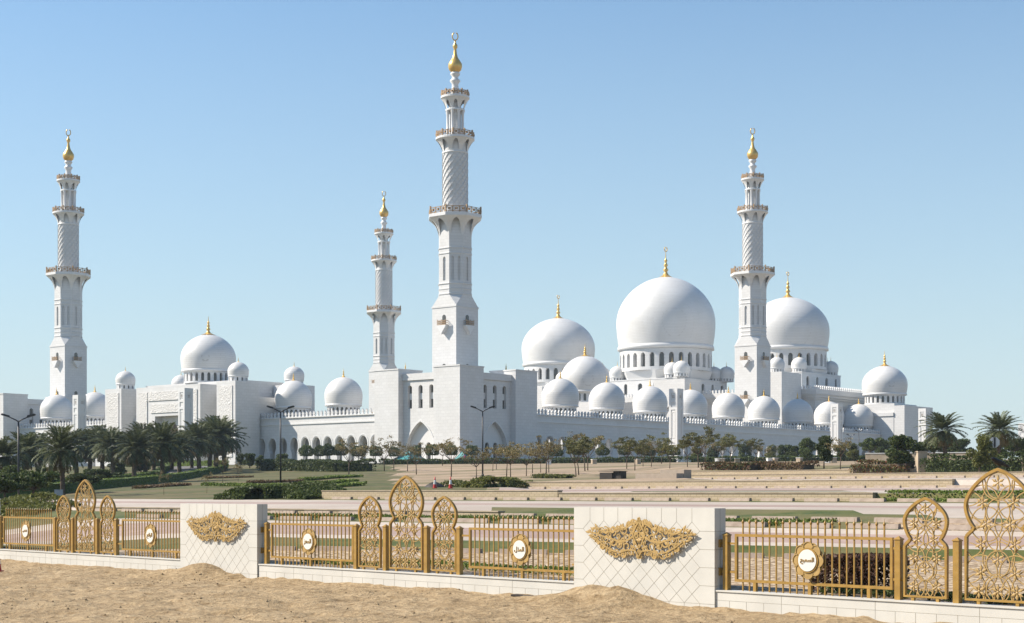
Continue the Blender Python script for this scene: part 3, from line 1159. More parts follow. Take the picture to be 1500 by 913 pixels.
def emblem(parent):
    """gilded arabesque standing off the face of the block"""
    top = [(0, .51), (.15, .43), (.30, .46), (.45, .36), (.70, .33), (.95, .26), (1.2, .22), (1.40, .20), (1.60, .32), (1.75, .24), (1.92, .16)]
    bot = [(0, -.52), (.1, -.38), (.35, -.36), (.55, -.45), (.85, -.43), (1.1, -.38), (1.3, -.28), (1.5, -.16), (1.7, -.02), (1.92, .16)]
    poly = top + list(reversed(bot[:-1]))
    r_ = random.Random(3)
    mb = MB()

    def y_(i):
        return -0.03 - 0.004 * (i % 5)

    cells = []
    tries = 0
    while len(cells) < 40 and tries < 6000:
        tries += 1
        x, z = r_.uniform(0.02, 1.8), r_.uniform(-.5, .46)
        rad = r_.uniform(.07, .145)
        if not inside((x, z), poly):
            continue
        if any(math.hypot(x - a, z - b) < (rad + c) * 0.86 for a, b, c in cells):
            continue
        cells.append((x, z, rad))
    strokes = []
    for i, (x, z, rad) in enumerate(cells):
        a0 = r_.uniform(0, 2 * PI)
        dr = r_.choice((-1, 1))
        sp = []
        for t in np.linspace(0, 1, 20):
            rr = rad * (0.22 + 0.95 * t)
            sp.append((x + rr * math.cos(a0 + dr * t * 8.2), z + rr * math.sin(a0 + dr * t * 8.2)))
        strokes.append((sp, r_.uniform(.030, .044), i))
    leaves = []
    for i in range(46):
        x, z = r_.uniform(0.0, 1.86), r_.uniform(-.5, .46)
        if inside((x, z), poly):
            leaves.append((x, z, r_.uniform(0, 2 * PI), r_.uniform(.10, .17), i))
    # leaves along the rim make the ragged outline
    rim = [(a, b) for a, b in poly]
    for i in range(len(rim) - 1):
        (x1, z1), (x2, z2) = rim[i], rim[i + 1]
        k = max(2, int(math.hypot(x2 - x1, z2 - z1) / .135))
        for j in range(k):
            t = j / k
            x, z = x1 + (x2 - x1) * t, z1 + (z2 - z1) * t
            ang = math.atan2(z - (-0.05), (x - 0.75) * 0.5) + r_.uniform(-.5, .5)
            leaves.append((x, z, ang, r_.uniform(.10, .16), j))
    for sx in (1, -1):
        for sp, wd, i in strokes:
            mb.ribbon([(sx * a, y_(i), b) for a, b in sp], wd, 0.014)
        for x, z, a, L, i in leaves:
            d, e = (math.cos(a) * sx, math.sin(a)), (-math.sin(a) * sx, math.cos(a))
            c0 = (sx * x - d[0] * L * .5, z - d[1] * L * .5)
            pts = [(c0[0] + d[0] * L * t + e[0] * L * wv, c0[1] + d[1] * L * t + e[1] * L * wv) for t, wv in ((0, 0), (.35, .30), (.7, .20), (1.15, 0), (.7, -.20), (.35, -.30))]
            y = y_(i) - 0.008
            fr_ = [(p[0], y, p[1]) for p in pts] + [(c0[0] + d[0] * L * .5, y - 0.008, c0[1] + d[1] * L * .5)] + [(p[0], y + 0.012, p[1]) for p in pts]
            mb.add(fr_, [(j, (j + 1) % 6, 6) for j in range(6)] + [tuple(range(12, 6, -1))] + [(j, 7 + j, 7 + (j + 1) % 6, (j + 1) % 6) for j in range(6)])
        # sweeping stems and the pointed centre
        mb.ribbon([(sx * a, -0.05, b) for a, b in ((0, .46), (.10, .34), (.22, .12), (.10, -.14), (0, -.25))], .042, .016)
        mb.ribbon([(sx * a, -0.045, b) for a, b in ((0, .20), (.2, .06), (.45, -.06), (.75, -.08), (1.0, -.02), (1.3, .04), (1.6, .12), (1.9, .16))], .048, .016)
        mb.ribbon([(sx * a, -0.055, b) for a, b in ((0, -.48), (.12, -.32), (.4, -.30), (.7, -.38), (1.0, -.33), (1.3, -.2), (1.55, -.04))], .042, .016)
        mb.ribbon([(sx * a, -0.04, b) for a, b in ((0, .46), (.3, .38), (.5, .26), (.8, .24), (1.05, .18), (1.3, .16), (1.5, .22))], .042, .016)
    for x, z in ((0.0, -0.3), (0.9, -0.05), (-0.9, -0.05), (1.5, 0.16), (-1.5, 0.16), (0, 0.3)):
        mb.box(x - 0.015, x + 0.015, -0.03, 0.05, z - 0.015, z + 0.015)
    return mb.build('emblem', GPAINT2, parent, (0, -0.272, 1.76))


BLK_W, BLK_H = 5.1, 2.60


def make_block(s0, label):
    root = tag(empty('emblem_block', FW(s0, 0.0, 0.0), FA), label, 'fence block', 'white emblem blocks of the fence')
    hw, th = BLK_W / 2, 0.22
    MB().box(-hw, hw, -th, th, -0.4, BLK_H).build('body', BLOCKW, root)
    jl = MB()
    wd = 0.011
    x0, x1, zt, zb = -hw + 0.36, hw - 0.50, BLK_H - 0.36, 0.14
    hx, hz = (x1 - x0) / 16, 0.235
    nj = 9
    yf = -th - 0.0015
    P = lambda i, j: (x0 + i * hx, yf, zt - j * hz)
    for i in range(16):
        for j in range(nj):
            if (i + j) % 2 == 1:
                jl.bar(P(i, j), P(i + 1, j + 1), wd, 0.003)
            else:
                jl.bar(P(i, j + 1), P(i + 1, j), wd, 0.003)
    for i in range(17):
        if i % 2 == 1:
            jl.bar((x0 + i * hx, yf, zt), (x0 + i * hx, yf, BLK_H), wd, 0.003)
        if (i + nj) % 2 == 1:
            jl.bar((x0 + i * hx, yf, zt - nj * hz), (x0 + i * hx, yf, -0.2), wd, 0.003)
    for j in range(nj + 1):
        if j % 2 == 1:
            jl.bar((-hw, yf, zt - j * hz), (x0, yf, zt - j * hz), wd, 0.003)
            jl.bar((x1, yf, zt - j * hz), (hw, yf, zt - j * hz), wd, 0.003)
            jl.bar((hw + 0.0015, -th, zt - j * hz), (hw + 0.0015, th, zt - j * hz), wd, 0.003, (1, 0, 0))
    jl.bar((hw + 0.0015, 0.0, -0.2), (hw + 0.0015, 0.0, BLK_H), wd, 0.003, (1, 0, 0))
    jl.bar((-hw, yf, zt - nj * hz), (hw, yf, zt - nj * hz), wd * 0.8, 0.002)
    jl.build('joint_lines', GROUT, root)
    for z in (PT + 0.47, PT + 1.20):
        for sx in (-1, 1):
            b = MB()
            a, c = sorted((sx * (hw + 0.002), sx * (hw + 0.05)))
            b.box(a, c, -0.07, 0.13, z - 0.1, z + 0.1)
            a, c = sorted((sx * (hw + 0.05), sx * (hw + 0.30)))
            b.box(a, c, 0.0, 0.06, z - 0.03, z + 0.03)
            b.build('bracket', GPAINT, root)
    return root, emblem(root)


def make_plinth(sa, sb, label):
    m_ = (sa + sb) / 2
    root = tag(empty('plinth_wall', FW(m_, 0, 0), FA), label, 'plinth wall', 'white plinth walls under the fence')
    h = (sb - sa) / 2
    MB().box(-h, h, -0.17, 0.17, -0.4, PT - 0.04).build('wall', BLOCKW, root)
    MB().box(-h, h, -0.20, 0.20, PT - 0.038, PT).build('coping', BLOCKW, root)
    jl = MB()
    yf = -0.1715
    jl.bar((-h, yf, 0.24), (h, yf, 0.24), 0.008, 0.003)
    x = -h + 0.45
    k = 0
    while x < h:
        jl.bar((x, yf, -0.2), (x, yf, 0.24), 0.010, 0.003)
        if k % 5 == 3:
            jl.bar((x, yf, 0.24), (x, yf, PT - 0.04), 0.012, 0.003)
        x += 0.55
        k += 1
    jl.build('joint_lines', GROUT, root)


BIG = make_screen(True)
SMALL = make_screen(False)
used_big = used_small = False
EMB = None
for s0 in (-20.9, 0.0, 20.8):
    nm = BAYN[s0]
    near = {'left': 'farthest, smallest-looking', 'middle': 'middle', 'right': 'nearest'}[nm]
    make_panel(s0 - 5.1, TEXTS[(s0, 0)], {'left': 'gold barred panel with an oval-looking medallion at the left edge of the photo',
                                           'middle': 'gold barred panel just right of the left emblem block, with a lettered medallion',
                                           'right': 'gold barred panel with a lettered medallion in front of the dark purple bush'}[nm])
    make_panel(s0 + 5.4, TEXTS[(s0, 1)], {'left': 'gold barred panel just left of the left emblem block, with a lettered medallion',
                                           'middle': 'gold barred panel with a lettered medallion just left of the right emblem block',
                                           'right': 'gold barred panel beyond the tallest arched screen at the right'}[nm])
    for k, x in enumerate((-7.75, -2.58, -1.03, 1.03, 2.58, 8.05)):
        put_post(s0 + x, 'square gold post ' + ['beside the block at the left end of the %s fence group', 'between the left barred panel and left small screen of the %s group',
                                                'just left of the tall screen in the %s group', 'just right of the tall screen in the %s group',
                                                'between the right small screen and right barred panel of the %s group', 'beside the block at the right end of the %s fence group'][k] % nm)
    o = BIG if not used_big else copy_tree(BIG)
    used_big = True
    o.location = FW(s0, 0.03, PT)
    tag(o, 'tall gold arched screen pierced with lily flowers, centre of the %s screen trio' % near, 'arched screen', 'gold arched screens')
    for sx, sd in ((-1, 'left'), (1, 'right')):
        o = SMALL if not used_small else copy_tree(SMALL)
        used_small = True
        o.location = FW(s0 + sx * 1.86, 0.03, PT)
        tag(o, 'small gold arched screen pierced with flowers, %s flank of the %s trio' % (sd, near), 'arched screen', 'gold arched screens')
    make_plinth(s0 - 7.95, s0 + 7.72, 'low white plinth under the %s group of gold fence panels and screens' % nm)
for s0, lb in ((-31.6, 'white emblem block cut off by the left edge of the photo'), (-10.55, 'white tiled block with a gold arabesque emblem and a small sand heap'),
               (10.3, 'largest-looking white tiled block with a gold arabesque emblem, right of centre'), (31.02, 'white emblem block beyond the right edge of the photo')):
    if abs(s0) > 20:
        b, e = make_block(s0, lb) if False else (None, None)
    else:
        b, e = make_block(s0, lb)
# the block whose end shows at the left edge
b, e = make_block(-31.68, 'white block with grey end, cut off by the left edge of the photo')


# ------------------------------------------------------------------ the mosque: shared builders (u along the right flank, v along the left flank)
def wall_u(u0):                 # a wall standing in the plane u = u0, a runs along v, depth goes inwards (+u)
    return lambda a, b, c: (u0 + c, a, b)


def wall_v(v0):                 # a wall standing in the plane v = v0, a runs along u, depth goes inwards (+v)
    return lambda a, b, c: (a, v0 + c, b)


def rect(a0, a1, b0, b1):
    return [(a0, b0), (a1, b0), (a1, b1), (a0, b1)]


FIN = [(1.0, 0.0), (0.62, 0.10), (0.34, 0.22), (0.20, 0.36), (0.16, 0.46), (0.30, 0.58), (0.16, 0.70), (0.13, 0.78), (0.24, 0.90), (0.13, 1.02), (0.10, 1.10),
       (0.19, 1.20), (0.10, 1.30), (0.05, 1.40), (0.03, 1.75), (0.0, 1.85)]
WIN_ME = {}


def finial(parent, x, y, z, r, h, ring=False):
    mb = MB().lathe([(a * r, b / 1.85 * h) for a, b in FIN], 16, cap=False)
    if ring:
        rr = h * 0.085
        mb.tube([(rr * math.sin(a), 0, h + rr * 0.9 + rr * math.cos(a)) for a in np.linspace(0.45, 2 * PI - 0.45, 17)], rr * 0.22, 5)
    return mb.build('finial', GOLD, parent, (x, y, z))


def drum_shell(n, r, z0, z1, sill, wtop, frac, depth, sub=8):
    """round drum with n arched openings cut into its wall"""
    mb = MB()
    cols = n * sub
    wn_ = max(2, int(round(sub * frac / 2) * 2))

    def P(rad, k, z):
        a = 2 * PI * k / cols
        return (rad * math.cos(a), rad * math.sin(a), z)

    wang = wn_ / 2
    hwm = r * 2 * PI / cols * wang

    def top_at(k):
        t = abs(k) / wang
        return wtop - hwm * (1 - math.sqrt(max(0, 1 - t * t)))

    for i in range(n):
        b = i * sub
        off = (sub - wn_) // 2
        for j in range(sub):
            k0, k1 = b + j, b + j + 1
            if off <= j < off + wn_:
                l0, l1 = j - off - wang, j + 1 - off - wang
                t0, t1 = top_at(l0), top_at(l1)
                mb.add([P(r, k0, t0), P(r, k1, t1), P(r, k1, z1), P(r, k0, z1)], [(0, 1, 2, 3)])
                mb.add([P(r, k0, z0), P(r, k1, z0), P(r, k1, sill), P(r, k0, sill)], [(0, 1, 2, 3)])
                mb.add([P(r, k0, t0), P(r, k1, t1), P(r - depth, k1, t1), P(r - depth, k0, t0)], [(3, 2, 1, 0)])
                mb.add([P(r, k0, sill), P(r, k1, sill), P(r - depth, k1, sill), P(r - depth, k0, sill)], [(0, 1, 2, 3)])
                if j == off:
                    mb.add([P(r, k0, sill), P(r, k0, t0), P(r - depth, k0, t0), P(r - depth, k0, sill)], [(0, 1, 2, 3)])
                if j == off + wn_ - 1:
                    mb.add([P(r, k1, sill), P(r, k1, t1), P(r - depth, k1, t1), P(r - depth, k1, sill)], [(3, 2, 1, 0)])
            else:
                mb.add([P(r, k0, z0), P(r, k1, z0), P(r, k1, z1), P(r, k0, z1)], [(0, 1, 2, 3)])
    return mb, hwm


def make_dome(parent, x, y, r, zb, zt, zd, n=16, fh=None, fr_=0.26, frac=0.5, lip=True, name='dome', ring=False, sub=8, zeq=None, wins=True, dr=None):
    """a dome with its windowed drum, panes and gold finial; zb bottom of the shell, zt its top, zd foot of the drum"""
    h = (zt - zb) / r
    ze = h * 0.35
    prof = []
    r0 = 0.945
    for t in np.linspace(0, 1, 7)[:-1]:
        prof.append(((r0 + (1 - r0) * math.sin(t * PI / 2)) * r, ze * r * t))
    for a in np.linspace(0, PI / 2, 17):
        c_ = math.cos(a)
        z = ze + (h - ze) * math.sin(a)
        prof.append((max(0.0, r * c_ * (1 - 0.07 * math.sin(a) ** 2)), z * r))
    prof[-1] = (0.0, h * r)
    shell = MB().lathe(prof, 56 if r > 6 else 36, cap=False)
    d = shell.build(name, DOME, parent, (x, y, zb))
    if lip:
        lp = MB().lathe([(r0 * r * 0.98, 0.06 * r), (r0 * r * 1.03, 0.03 * r), (r0 * r * 1.035, -0.035 * r), (r0 * r * 0.95, -0.06 * r), (r0 * r * 0.5, -0.061 * r)], 56 if r > 6 else 36, cap=False)
        lp.build('cornice', SMOOTHW, d)
    hd = zb - zd
    rd = (dr or 0.90) * r
    z1 = -0.055 * r
    if wins:
        mbd, hwm = drum_shell(n, rd, -hd, z1, -hd + 0.14 * hd, -hd + 0.80 * hd if r < 10 else -hd + 0.72 * hd, frac, rd * 0.10, sub)
        mbd.build('drum', WHITE, d)
        key = (round(r, 2), n, round(hd, 2))
        if key not in WIN_ME:
            a0, a1 = -hd + 0.14 * hd - 0.02, -hd + (0.80 if r < 10 else 0.72) * hd + 0.05
            pw = MB().prism(arch(0, a0, hwm * 2.06 * 0.92, a1 - a0), lambda a, b, c: (rd * 0.903 + c, a, b), -0.05, 0.0)
            w0 = pw.build('window', GLASS)
            WIN_ME[key] = w0.data
            bpy.data.objects.remove(w0)
        for i in range(n):
            ang = 2 * PI * (i + 0.5) / n
            wv = bpy.data.objects.new('window', WIN_ME[key])
            COL.objects.link(wv)
            wv.parent = d
            wv.rotation_euler = (0, 0, ang)
    else:
        MB().lathe([(rd, -hd), (rd, z1)], 32, smooth=True, cap=False).build('drum', WHITE, d)
    finial(d, 0, 0, (zt - zb) - 0.022 * r, fr_ * r, fh if fh else r * 0.62, ring)
    return d


def merlons(mb, fn, L, z, h=1.35, step=1.32, w=0.74, t=0.36):
    """stepped leaf-shaped merlons; fn(a, depth) gives the ground point of length a along the wall"""
    k = int(L / step)
    for i in range(k):
        a = (i + 0.5) * L / k
        sh = [(-w / 2, 0), (w / 2, 0), (w / 2, h * .18), (w * .30, h * .24), (w * .30, h * .36), (w * .5, h * .5), (w * .36, h * .78), (0, h),
              (-w * .36, h * .78), (-w * .5, h * .5), (-w * .30, h * .36), (-w * .30, h * .24), (-w / 2, h * .18)]
        mb.prism(sh, lambda p, b, c, a=a: (*fn(a + p, c), z + b), 0, t)
    return mb


# ------------------------------------------------------------------ minarets
def flare(mb, n, prof, z0, wfrac, harch, octo=True, sub=14, peak=0.85):
    """corbel flaring out to a balcony, with an arched niche in each face; prof = [(apothem, z)]"""
    za, ra = [p[1] for p in prof], [p[0] for p in prof]
    ztop = za[-1]

    def P(f, t, z):
        r = float(np.interp(z, za, ra))
        a0 = 2 * PI * f / n
        if octo:
            hw = r * math.tan(PI / n)
            x, y = r, hw * t
            return (x * math.cos(a0) - y * math.sin(a0), x * math.sin(a0) + y * math.cos(a0), z)
        a = a0 + t * PI / n
        return (r * math.cos(a), r * math.sin(a), z)

    for f in range(n):
        ts = np.linspace(-1, 1, sub + 1)
        for i in range(sub):
            t0, t1 = ts[i], ts[i + 1]
            lo = []
            for t in (t0, t1):
                q = abs(t) / wfrac
                lo.append(z0 if q >= 1 else z0 + harch * (1 - q ** 1.9) ** 0.6)
            for k in range(6):
                zz = [(lo[0] + (ztop - lo[0]) * m_ / 6, lo[1] + (ztop - lo[1]) * m_ / 6) for m_ in (k, k + 1)]
                mb.add([P(f, t0, zz[0][0]), P(f, t1, zz[0][1]), P(f, t1, zz[1][1]), P(f, t0, zz[1][0])], [(0, 1, 2, 3)])
    return mb


def ring_railing(n, r, z, h, octo, parent):
    mb = MB()
    k = 24 if not octo else 8
    per = 3 if octo else 1
    pts = []
    if octo:
        c = [(r / math.cos(PI / 8) * math.cos(PI / 8 + i * PI / 4), r / math.cos(PI / 8) * math.sin(PI / 8 + i * PI / 4)) for i in range(8)]
        for i in range(8):
            (x1, y1), (x2, y2) = c[i], c[(i + 1) % 8]
            for j in range(3):
                pts.append((x1 + (x2 - x1) * j / 3, y1 + (y2 - y1) * j / 3))
    else:
        pts = [(r * math.cos(2 * PI * i / 20), r * math.sin(2 * PI * i / 20)) for i in range(20)]
    m_ = len(pts)
    for i in range(m_):
        (x, y), (x2, y2) = pts[i], pts[(i + 1) % m_]
        main = (i % 3 == 0) if octo else (i % 2 == 0)
        wv = 0.16 if main else 0.09
        mb.box(x - wv, x + wv, y - wv, y + wv, z, z + h * (1.2 if main else 1.0))
        d = Vector((x2 - x, y2 - y, 0)).normalized()
        nn = Vector((-d.y, d.x, 0))
        for zz, ww in ((z + h * 0.92, 0.16), (z + h * 0.14, 0.13), (z + h * 0.55, 0.07)):
            mb.bar((x, y, zz), (x2, y2, zz), ww, 0.12, nn)
        mb.bar((x, y, z + h * 0.14), (x2, y2, z + h * 0.9), 0.08, 0.08, nn)
        mb.bar((x, y, z + h * 0.9), (x2, y2, z + h * 0.14), 0.08, 0.08, nn)
        mx_, my_ = (x + x2) / 2, (y + y2) / 2
        mb.box(mx_ - 0.22, mx_ + 0.22, my_ - 0.22, my_ + 0.22, z + h * 0.35, z + h * 0.72)
    return mb.build('railing', BRONZE, parent)


def octa(r, phase=PI / 8):
    return r / math.cos(PI / 8)


def make_minaret():
    root = empty('minaret', W(0, 0), TH)
    H = 4.0
    # square tower and the broach to the octagon
    mb = MB()
    mb.box(-H, H, -H, H, 0, 38.1).box(-H - 0.13, H + 0.13, -H - 0.13, H + 0.13, 38.102, 38.5)
    zq, zo, ap = 38.5, 41.2, 3.95
    hw = ap * math.tan(PI / 8)
    sq = [(-H, -H), (H, -H), (H, H), (-H, H)]
    oc = [(-hw, -ap), (hw, -ap), (ap, -hw), (ap, hw), (hw, ap), (-hw, ap), (-ap, hw), (-ap, -hw)]
    vs = [(x, y, zq) for x, y in sq] + [(x, y, zo) for x, y in oc]
    mb.add(vs, [(0, 1, 5, 4), (1, 2, 7, 6), (2, 3, 9, 8), (3, 0, 11, 10), (1, 6, 5), (2, 8, 7), (3, 10, 9), (0, 4, 11)])
    mb.build('square_tower', WHITE, root)
    # octagonal stage: inner core, faces with blind niches, mouldings
    mb = MB()
    mb.lathe([(octa(3.6), 41.2), (octa(3.6), 60.4)], 8, phase=PI / 8, smooth=False)
    for f in range(8):
        a = f * PI / 4
        ca, sa = math.cos(a), math.sin(a)
        frm = lambda p, b, c, ca=ca, sa=sa: ((3.95 - c) * ca - p * sa, (3.95 - c) * sa + p * ca, b)
        mb.holed(rect(-hw, hw, 41.2, 60.3), [arch(-0.78, 44.7, 0.62, 5.9, 'pointed', 6), arch(0.78, 44.7, 0.62, 5.9, 'pointed', 6)] if f % 2 else [arch(0, 44.7, 0.9, 5.9, 'pointed', 6)], frm, 0.0, 0.34)
    for z, e, hh in ((41.25, 0.12, 0.35), (42.5, 0.10, 0.3), (43.8, 0.16, 0.3), (51.2, 0.13, 0.28), (52.5, 0.15, 0.3)):
        mb.lathe([(octa(3.9), z), (octa(3.95 + e), z + 0.05), (octa(3.95 + e), z + hh), (octa(3.9), z + hh + 0.12)], 8, phase=PI / 8, smooth=False, cap=False)
    mb.build('octagonal_stage', WHITE, root)
    fl = MB()
    flare(fl, 8, [(3.97, 55.6), (4.05, 56.6), (4.4, 57.8), (5.0, 58.9), (5.8, 59.7), (6.3, 60.1)], 55.8, 0.74, 3.9)
    fl.lathe([(octa(6.3), 60.1), (octa(6.42), 60.2), (octa(6.42), 60.9), (octa(6.2), 61.0), (0.5, 61.0)], 8, phase=PI / 8, smooth=False, cap=False)
    b1 = fl.build('lower_gallery', SMOOTHW, root)
    ring_railing(8, 6.15, 61.0, 1.55, True, b1)
    # round stage with the diagonal rib net
    MB().lathe([(3.1, 61.0), (3.1, 80)], 40, cap=False).build('round_stage', WHITE, root)
    rb = MB()
    for k in range(14):
        for sgn, rr in ((1, 3.12), (-1, 3.10)):
            pts = []
            for t in np.linspace(0, 1, 26):
                a = 2 * PI * k / 14 + sgn * t * 2 * PI * 0.62
                pts.append((rr * math.cos(a), rr * math.sin(a), 61.1 + t * 15.3))
            rb.tube(pts, 0.14 if sgn > 0 else 0.095, 4, False)
    rb.build('spiral_ribs', SPIRAL, root)
    fl = MB()
    fl.lathe([(3.13, 76.1), (3.25, 76.2), (3.25, 76.5), (3.13, 76.6)], 40, cap=False)
    flare(fl, 8, [(3.15, 76.4), (3.25, 77.1), (3.6, 78.1), (4.1, 78.9), (4.6, 79.5)], 76.6, 0.62, 2.7, False)
    fl.lathe([(4.6, 79.5), (4.8, 79.6), (4.8, 80.1), (4.6, 80.2), (0.5, 80.2)], 40, cap=False, smooth=False)
    b2 = fl.build('middle_gallery', SMOOTHW, root)
    ring_railing(8, 4.6, 80.2, 1.3, False, b2)
    # lantern
    MB().lathe([(1.45, 80.2), (1.45, 88.8)], 24, cap=False).build('lantern_core', WHITE, root)
    for k in range(8):
        a = PI / 8 + k * PI / 4
        MB().lathe([(0.42, 80.2), (0.42, 80.7), (0.31, 80.8), (0.29, 86.0), (0.42, 86.3), (0.42, 86.7)], 10, 2.0 * math.cos(a), 2.0 * math.sin(a)).build('column', SMOOTHW, root)
    fl = MB()
    fl.lathe([(2.35, 86.7), (2.42, 86.75), (2.42, 87.1), (2.3, 87.2)], 32, smooth=False)
    flare(fl, 8, [(2.3, 87.1), (2.4, 87.7), (2.7, 88.6), (3.1, 89.3), (3.4, 89.7)], 87.25, 0.6, 1.9, False)
    fl.lathe([(3.4, 89.7), (3.55, 89.8), (3.55, 90.3), (3.4, 90.35), (0.4, 90.35)], 32, cap=False, smooth=False)
    b3 = fl.build('upper_gallery', SMOOTHW, root)
    ring_railing(8, 3.32, 90.35, 1.2, False, b3)
    MB().lathe([(1.35, 90.35), (1.05, 91.5), (0.82, 92.8), (0.85, 93.5), (1.30, 94.1), (1.30, 94.3), (0.78, 94.8), (0.80, 95.3), (1.22, 95.8), (1.22, 96.0), (0.9, 96.4)], 20).build('stem', SMOOTHW, root)
    g = MB().lathe([(0.9, 96.3), (1.5, 96.9), (1.75, 97.7), (1.68, 98.4), (1.2, 99.2), (0.72, 99.9), (0.46, 100.8), (0.36, 101.7), (0.32, 102.0), (0.58, 102.5), (0.58, 103.0), (0.26, 103.5), (0.18, 104.0), (0.12, 104.3)], 20)
    fin = g.build('finial', GOLD, root)
    MB().tube([(0.75 * math.sin(a) * UX, -0.75 * math.sin(a) * UX, 105.2 + 0.95 * math.cos(a)) for a in np.linspace(0.35, 2 * PI - 0.35, 23)], 0.15, 6).build('crescent', GOLD, fin)
    # oriel balconies on the tower faces
    for zb in (33.6, 21.6):
        for face in (0, 1):
            def T(p, b, c, face=face):
                return (-H - c, p, b) if face == 0 else (p, -H - c, b)
            k = MB()
            k.prism([(0, zb - 2.1), (0.35, zb - 1.5), (1.25, zb - 0.45), (1.45, zb - 0.1), (1.45, zb + 0.12), (-1.45, zb + 0.12), (-1.45, zb - 0.1), (-1.25, zb - 0.45), (-0.35, zb - 1.5)], T, 0.002, 1.1)
            ob = k.build('balcony', SMOOTHW, root)
            dw = MB().prism(arch(0, zb + 0.12, 1.15, 2.6), T, 0.004, 0.06).build('window', GLASS, ob)
            rl = MB()
            for x0, x1, c0, c1 in ((-1.4, 1.4, 0.95, 1.07), (-1.4, -1.28, 0.05, 0.95), (1.28, 1.4, 0.05, 0.95)):
                for z0, z1 in ((zb + 0.13, zb + 0.25), (zb + 0.62, zb + 0.72), (zb + 1.12, zb + 1.25)):
                    rl.prism(rect(x0, x1, z0, z1), T, c0, c1)
            for x in np.linspace(-1.34, 1.34, 9):
                rl.prism(rect(x - 0.06, x + 0.06, zb + 0.13, zb + (1.5 if abs(x) > 1.3 or abs(x) < 0.01 else 1.2)), T, 0.96, 1.06)
            rl.build('railing', BRONZE, ob)
    return root


MIN = make_minaret()
for i, (u, v, lb) in enumerate(((0, 0, 'tallest-looking white minaret rising behind the nearest corner building'),
                                (0, 163.5, 'white minaret at the far left, beyond the palm trees'),
                                (136.8, 0, 'white minaret between the two largest domes at the right'),
                                (136.8, 161.5, 'smallest-looking white minaret just left of the tallest one'))):
    o = MIN if i == 0 else copy_tree(MIN)
    o.location = W(u, v)
    tag(o, lb, 'minaret', 'minarets of the mosque')


# ------------------------------------------------------------------ corner buildings
def corner_building(pu, pv, label, flip=False):
    """28 m square gatehouse with corner blocks, recessed bays, tall windows and a wide blind arch"""
    root = mroot('corner_building', pu, pv, label, 'building')
    Hb, Hr = 22.2, 21.2
    b0, b1, p0, p1 = 0.0, 8.3, 19.9, 28.0
    MB().box(b0, b1, b0, b1, 0, Hb).box(b0 - .12, b1 + .12, b0 - .12, b1 + .12, Hb + .003, Hb + .3).build('corner_block', WHITE, root)
    MB().box(b0, b1, p0, p1, 0, Hb).box(b0 - .12, b1 + .12, p0 - .12, p1 + .12, Hb + .003, Hb + .3).build('corner_block', WHITE, root)
    MB().box(p0, p1, b0, b1, 0, Hb).box(p0 - .12, p1 + .12, b0 - .12, b1 + .12, Hb + .003, Hb + .3).build('corner_block', WHITE, root)
    MB().box(p0, p1, p0, p1, 0, Hb).build('corner_block', WHITE, root)
    MB().box(3.9, 26, 3.9, 26, 0, Hr - 1.5).build('roof', WHITE, root)
    for fr in (wall_u, wall_v):
        wl = MB()
        holes = []
        for c in (10.6, 14.1, 17.6):
            holes.append(arch(c, 12.9, 1.35, 5.5))
        wl.holed(rect(b1 + .002, p0 - .002, 0, 19.6), holes + [arch(14.1, 0.4, 9.2, 9.3, 'pointed', 14)], fr(1.6), 0, 1.1)
        wl.build('bay_wall', WHITE, root)
        pr = MB().prism(rect(b1 + .002, p0 - .002, 19.61, Hr), fr(1.25), 0, 2.2)
        pr.build('parapet', WHITE, root)
        for c in (10.6, 14.1, 17.6):
            for z0, z1 in ((16.5, 18.6), (12.8, 15.0)):
                pw = MB().prism(rect(c - 0.7, c + 0.7, z0, z1), fr(2.35), 0, 0.1)
                pw.build('window', GLASS, root)
            sl_ = MB().prism(rect(c - 0.66, c + 0.66, 15.0, 16.5), fr(2.1), 0, 0.2)
            sl_.build('panel', SMOOTHW, root)
        bk = MB()
        bk.holed(rect(9.2, 19.0, 0, 9.6), [arch(12.6, 0.2, 1.5, 4.6), arch(15.6, 0.2, 1.5, 4.6)], fr(2.75), 0, 0.6)
        bk.build('arch_back', SMOOTHW, root)
        for c in (12.6, 15.6):
            MB().prism(rect(c - 0.9, c + 0.9, 0, 5.2), fr(3.4), 0, 0.1).build('doorway', GLASS, root)
        # raised rim round the blind arch
        rim = arch(14.1, 0.4, 9.5, 9.55, 'pointed', 14)
        m_ = MB().ribbon([fr(1.6)(a, b, -0.06) for a, b in rim[1:] + rim[:1]], 0.35, 0.12, (1, 0, 0) if fr is wall_u else (0, 1, 0))
        m_.build('arch_moulding', SMOOTHW, root)
    make_dome(root, 14, 14, 2.6, Hr + 0.4, Hr + 3.2, Hr - 1.0, n=10, fh=2.2) if flip else None
    if not flip:
        for c in ((6.5, 23.9), (23.9, 6.5)):
            finial(root, c[0], c[1], Hb - 0.2, 0.9, 2.6)
    return root


corner_building(-17.5, -17.5, 'white corner building with tall slit windows below the tallest minaret')
corner_building(-26, 158.5, 'white corner building at the left edge of the photo, beside the far left minaret')


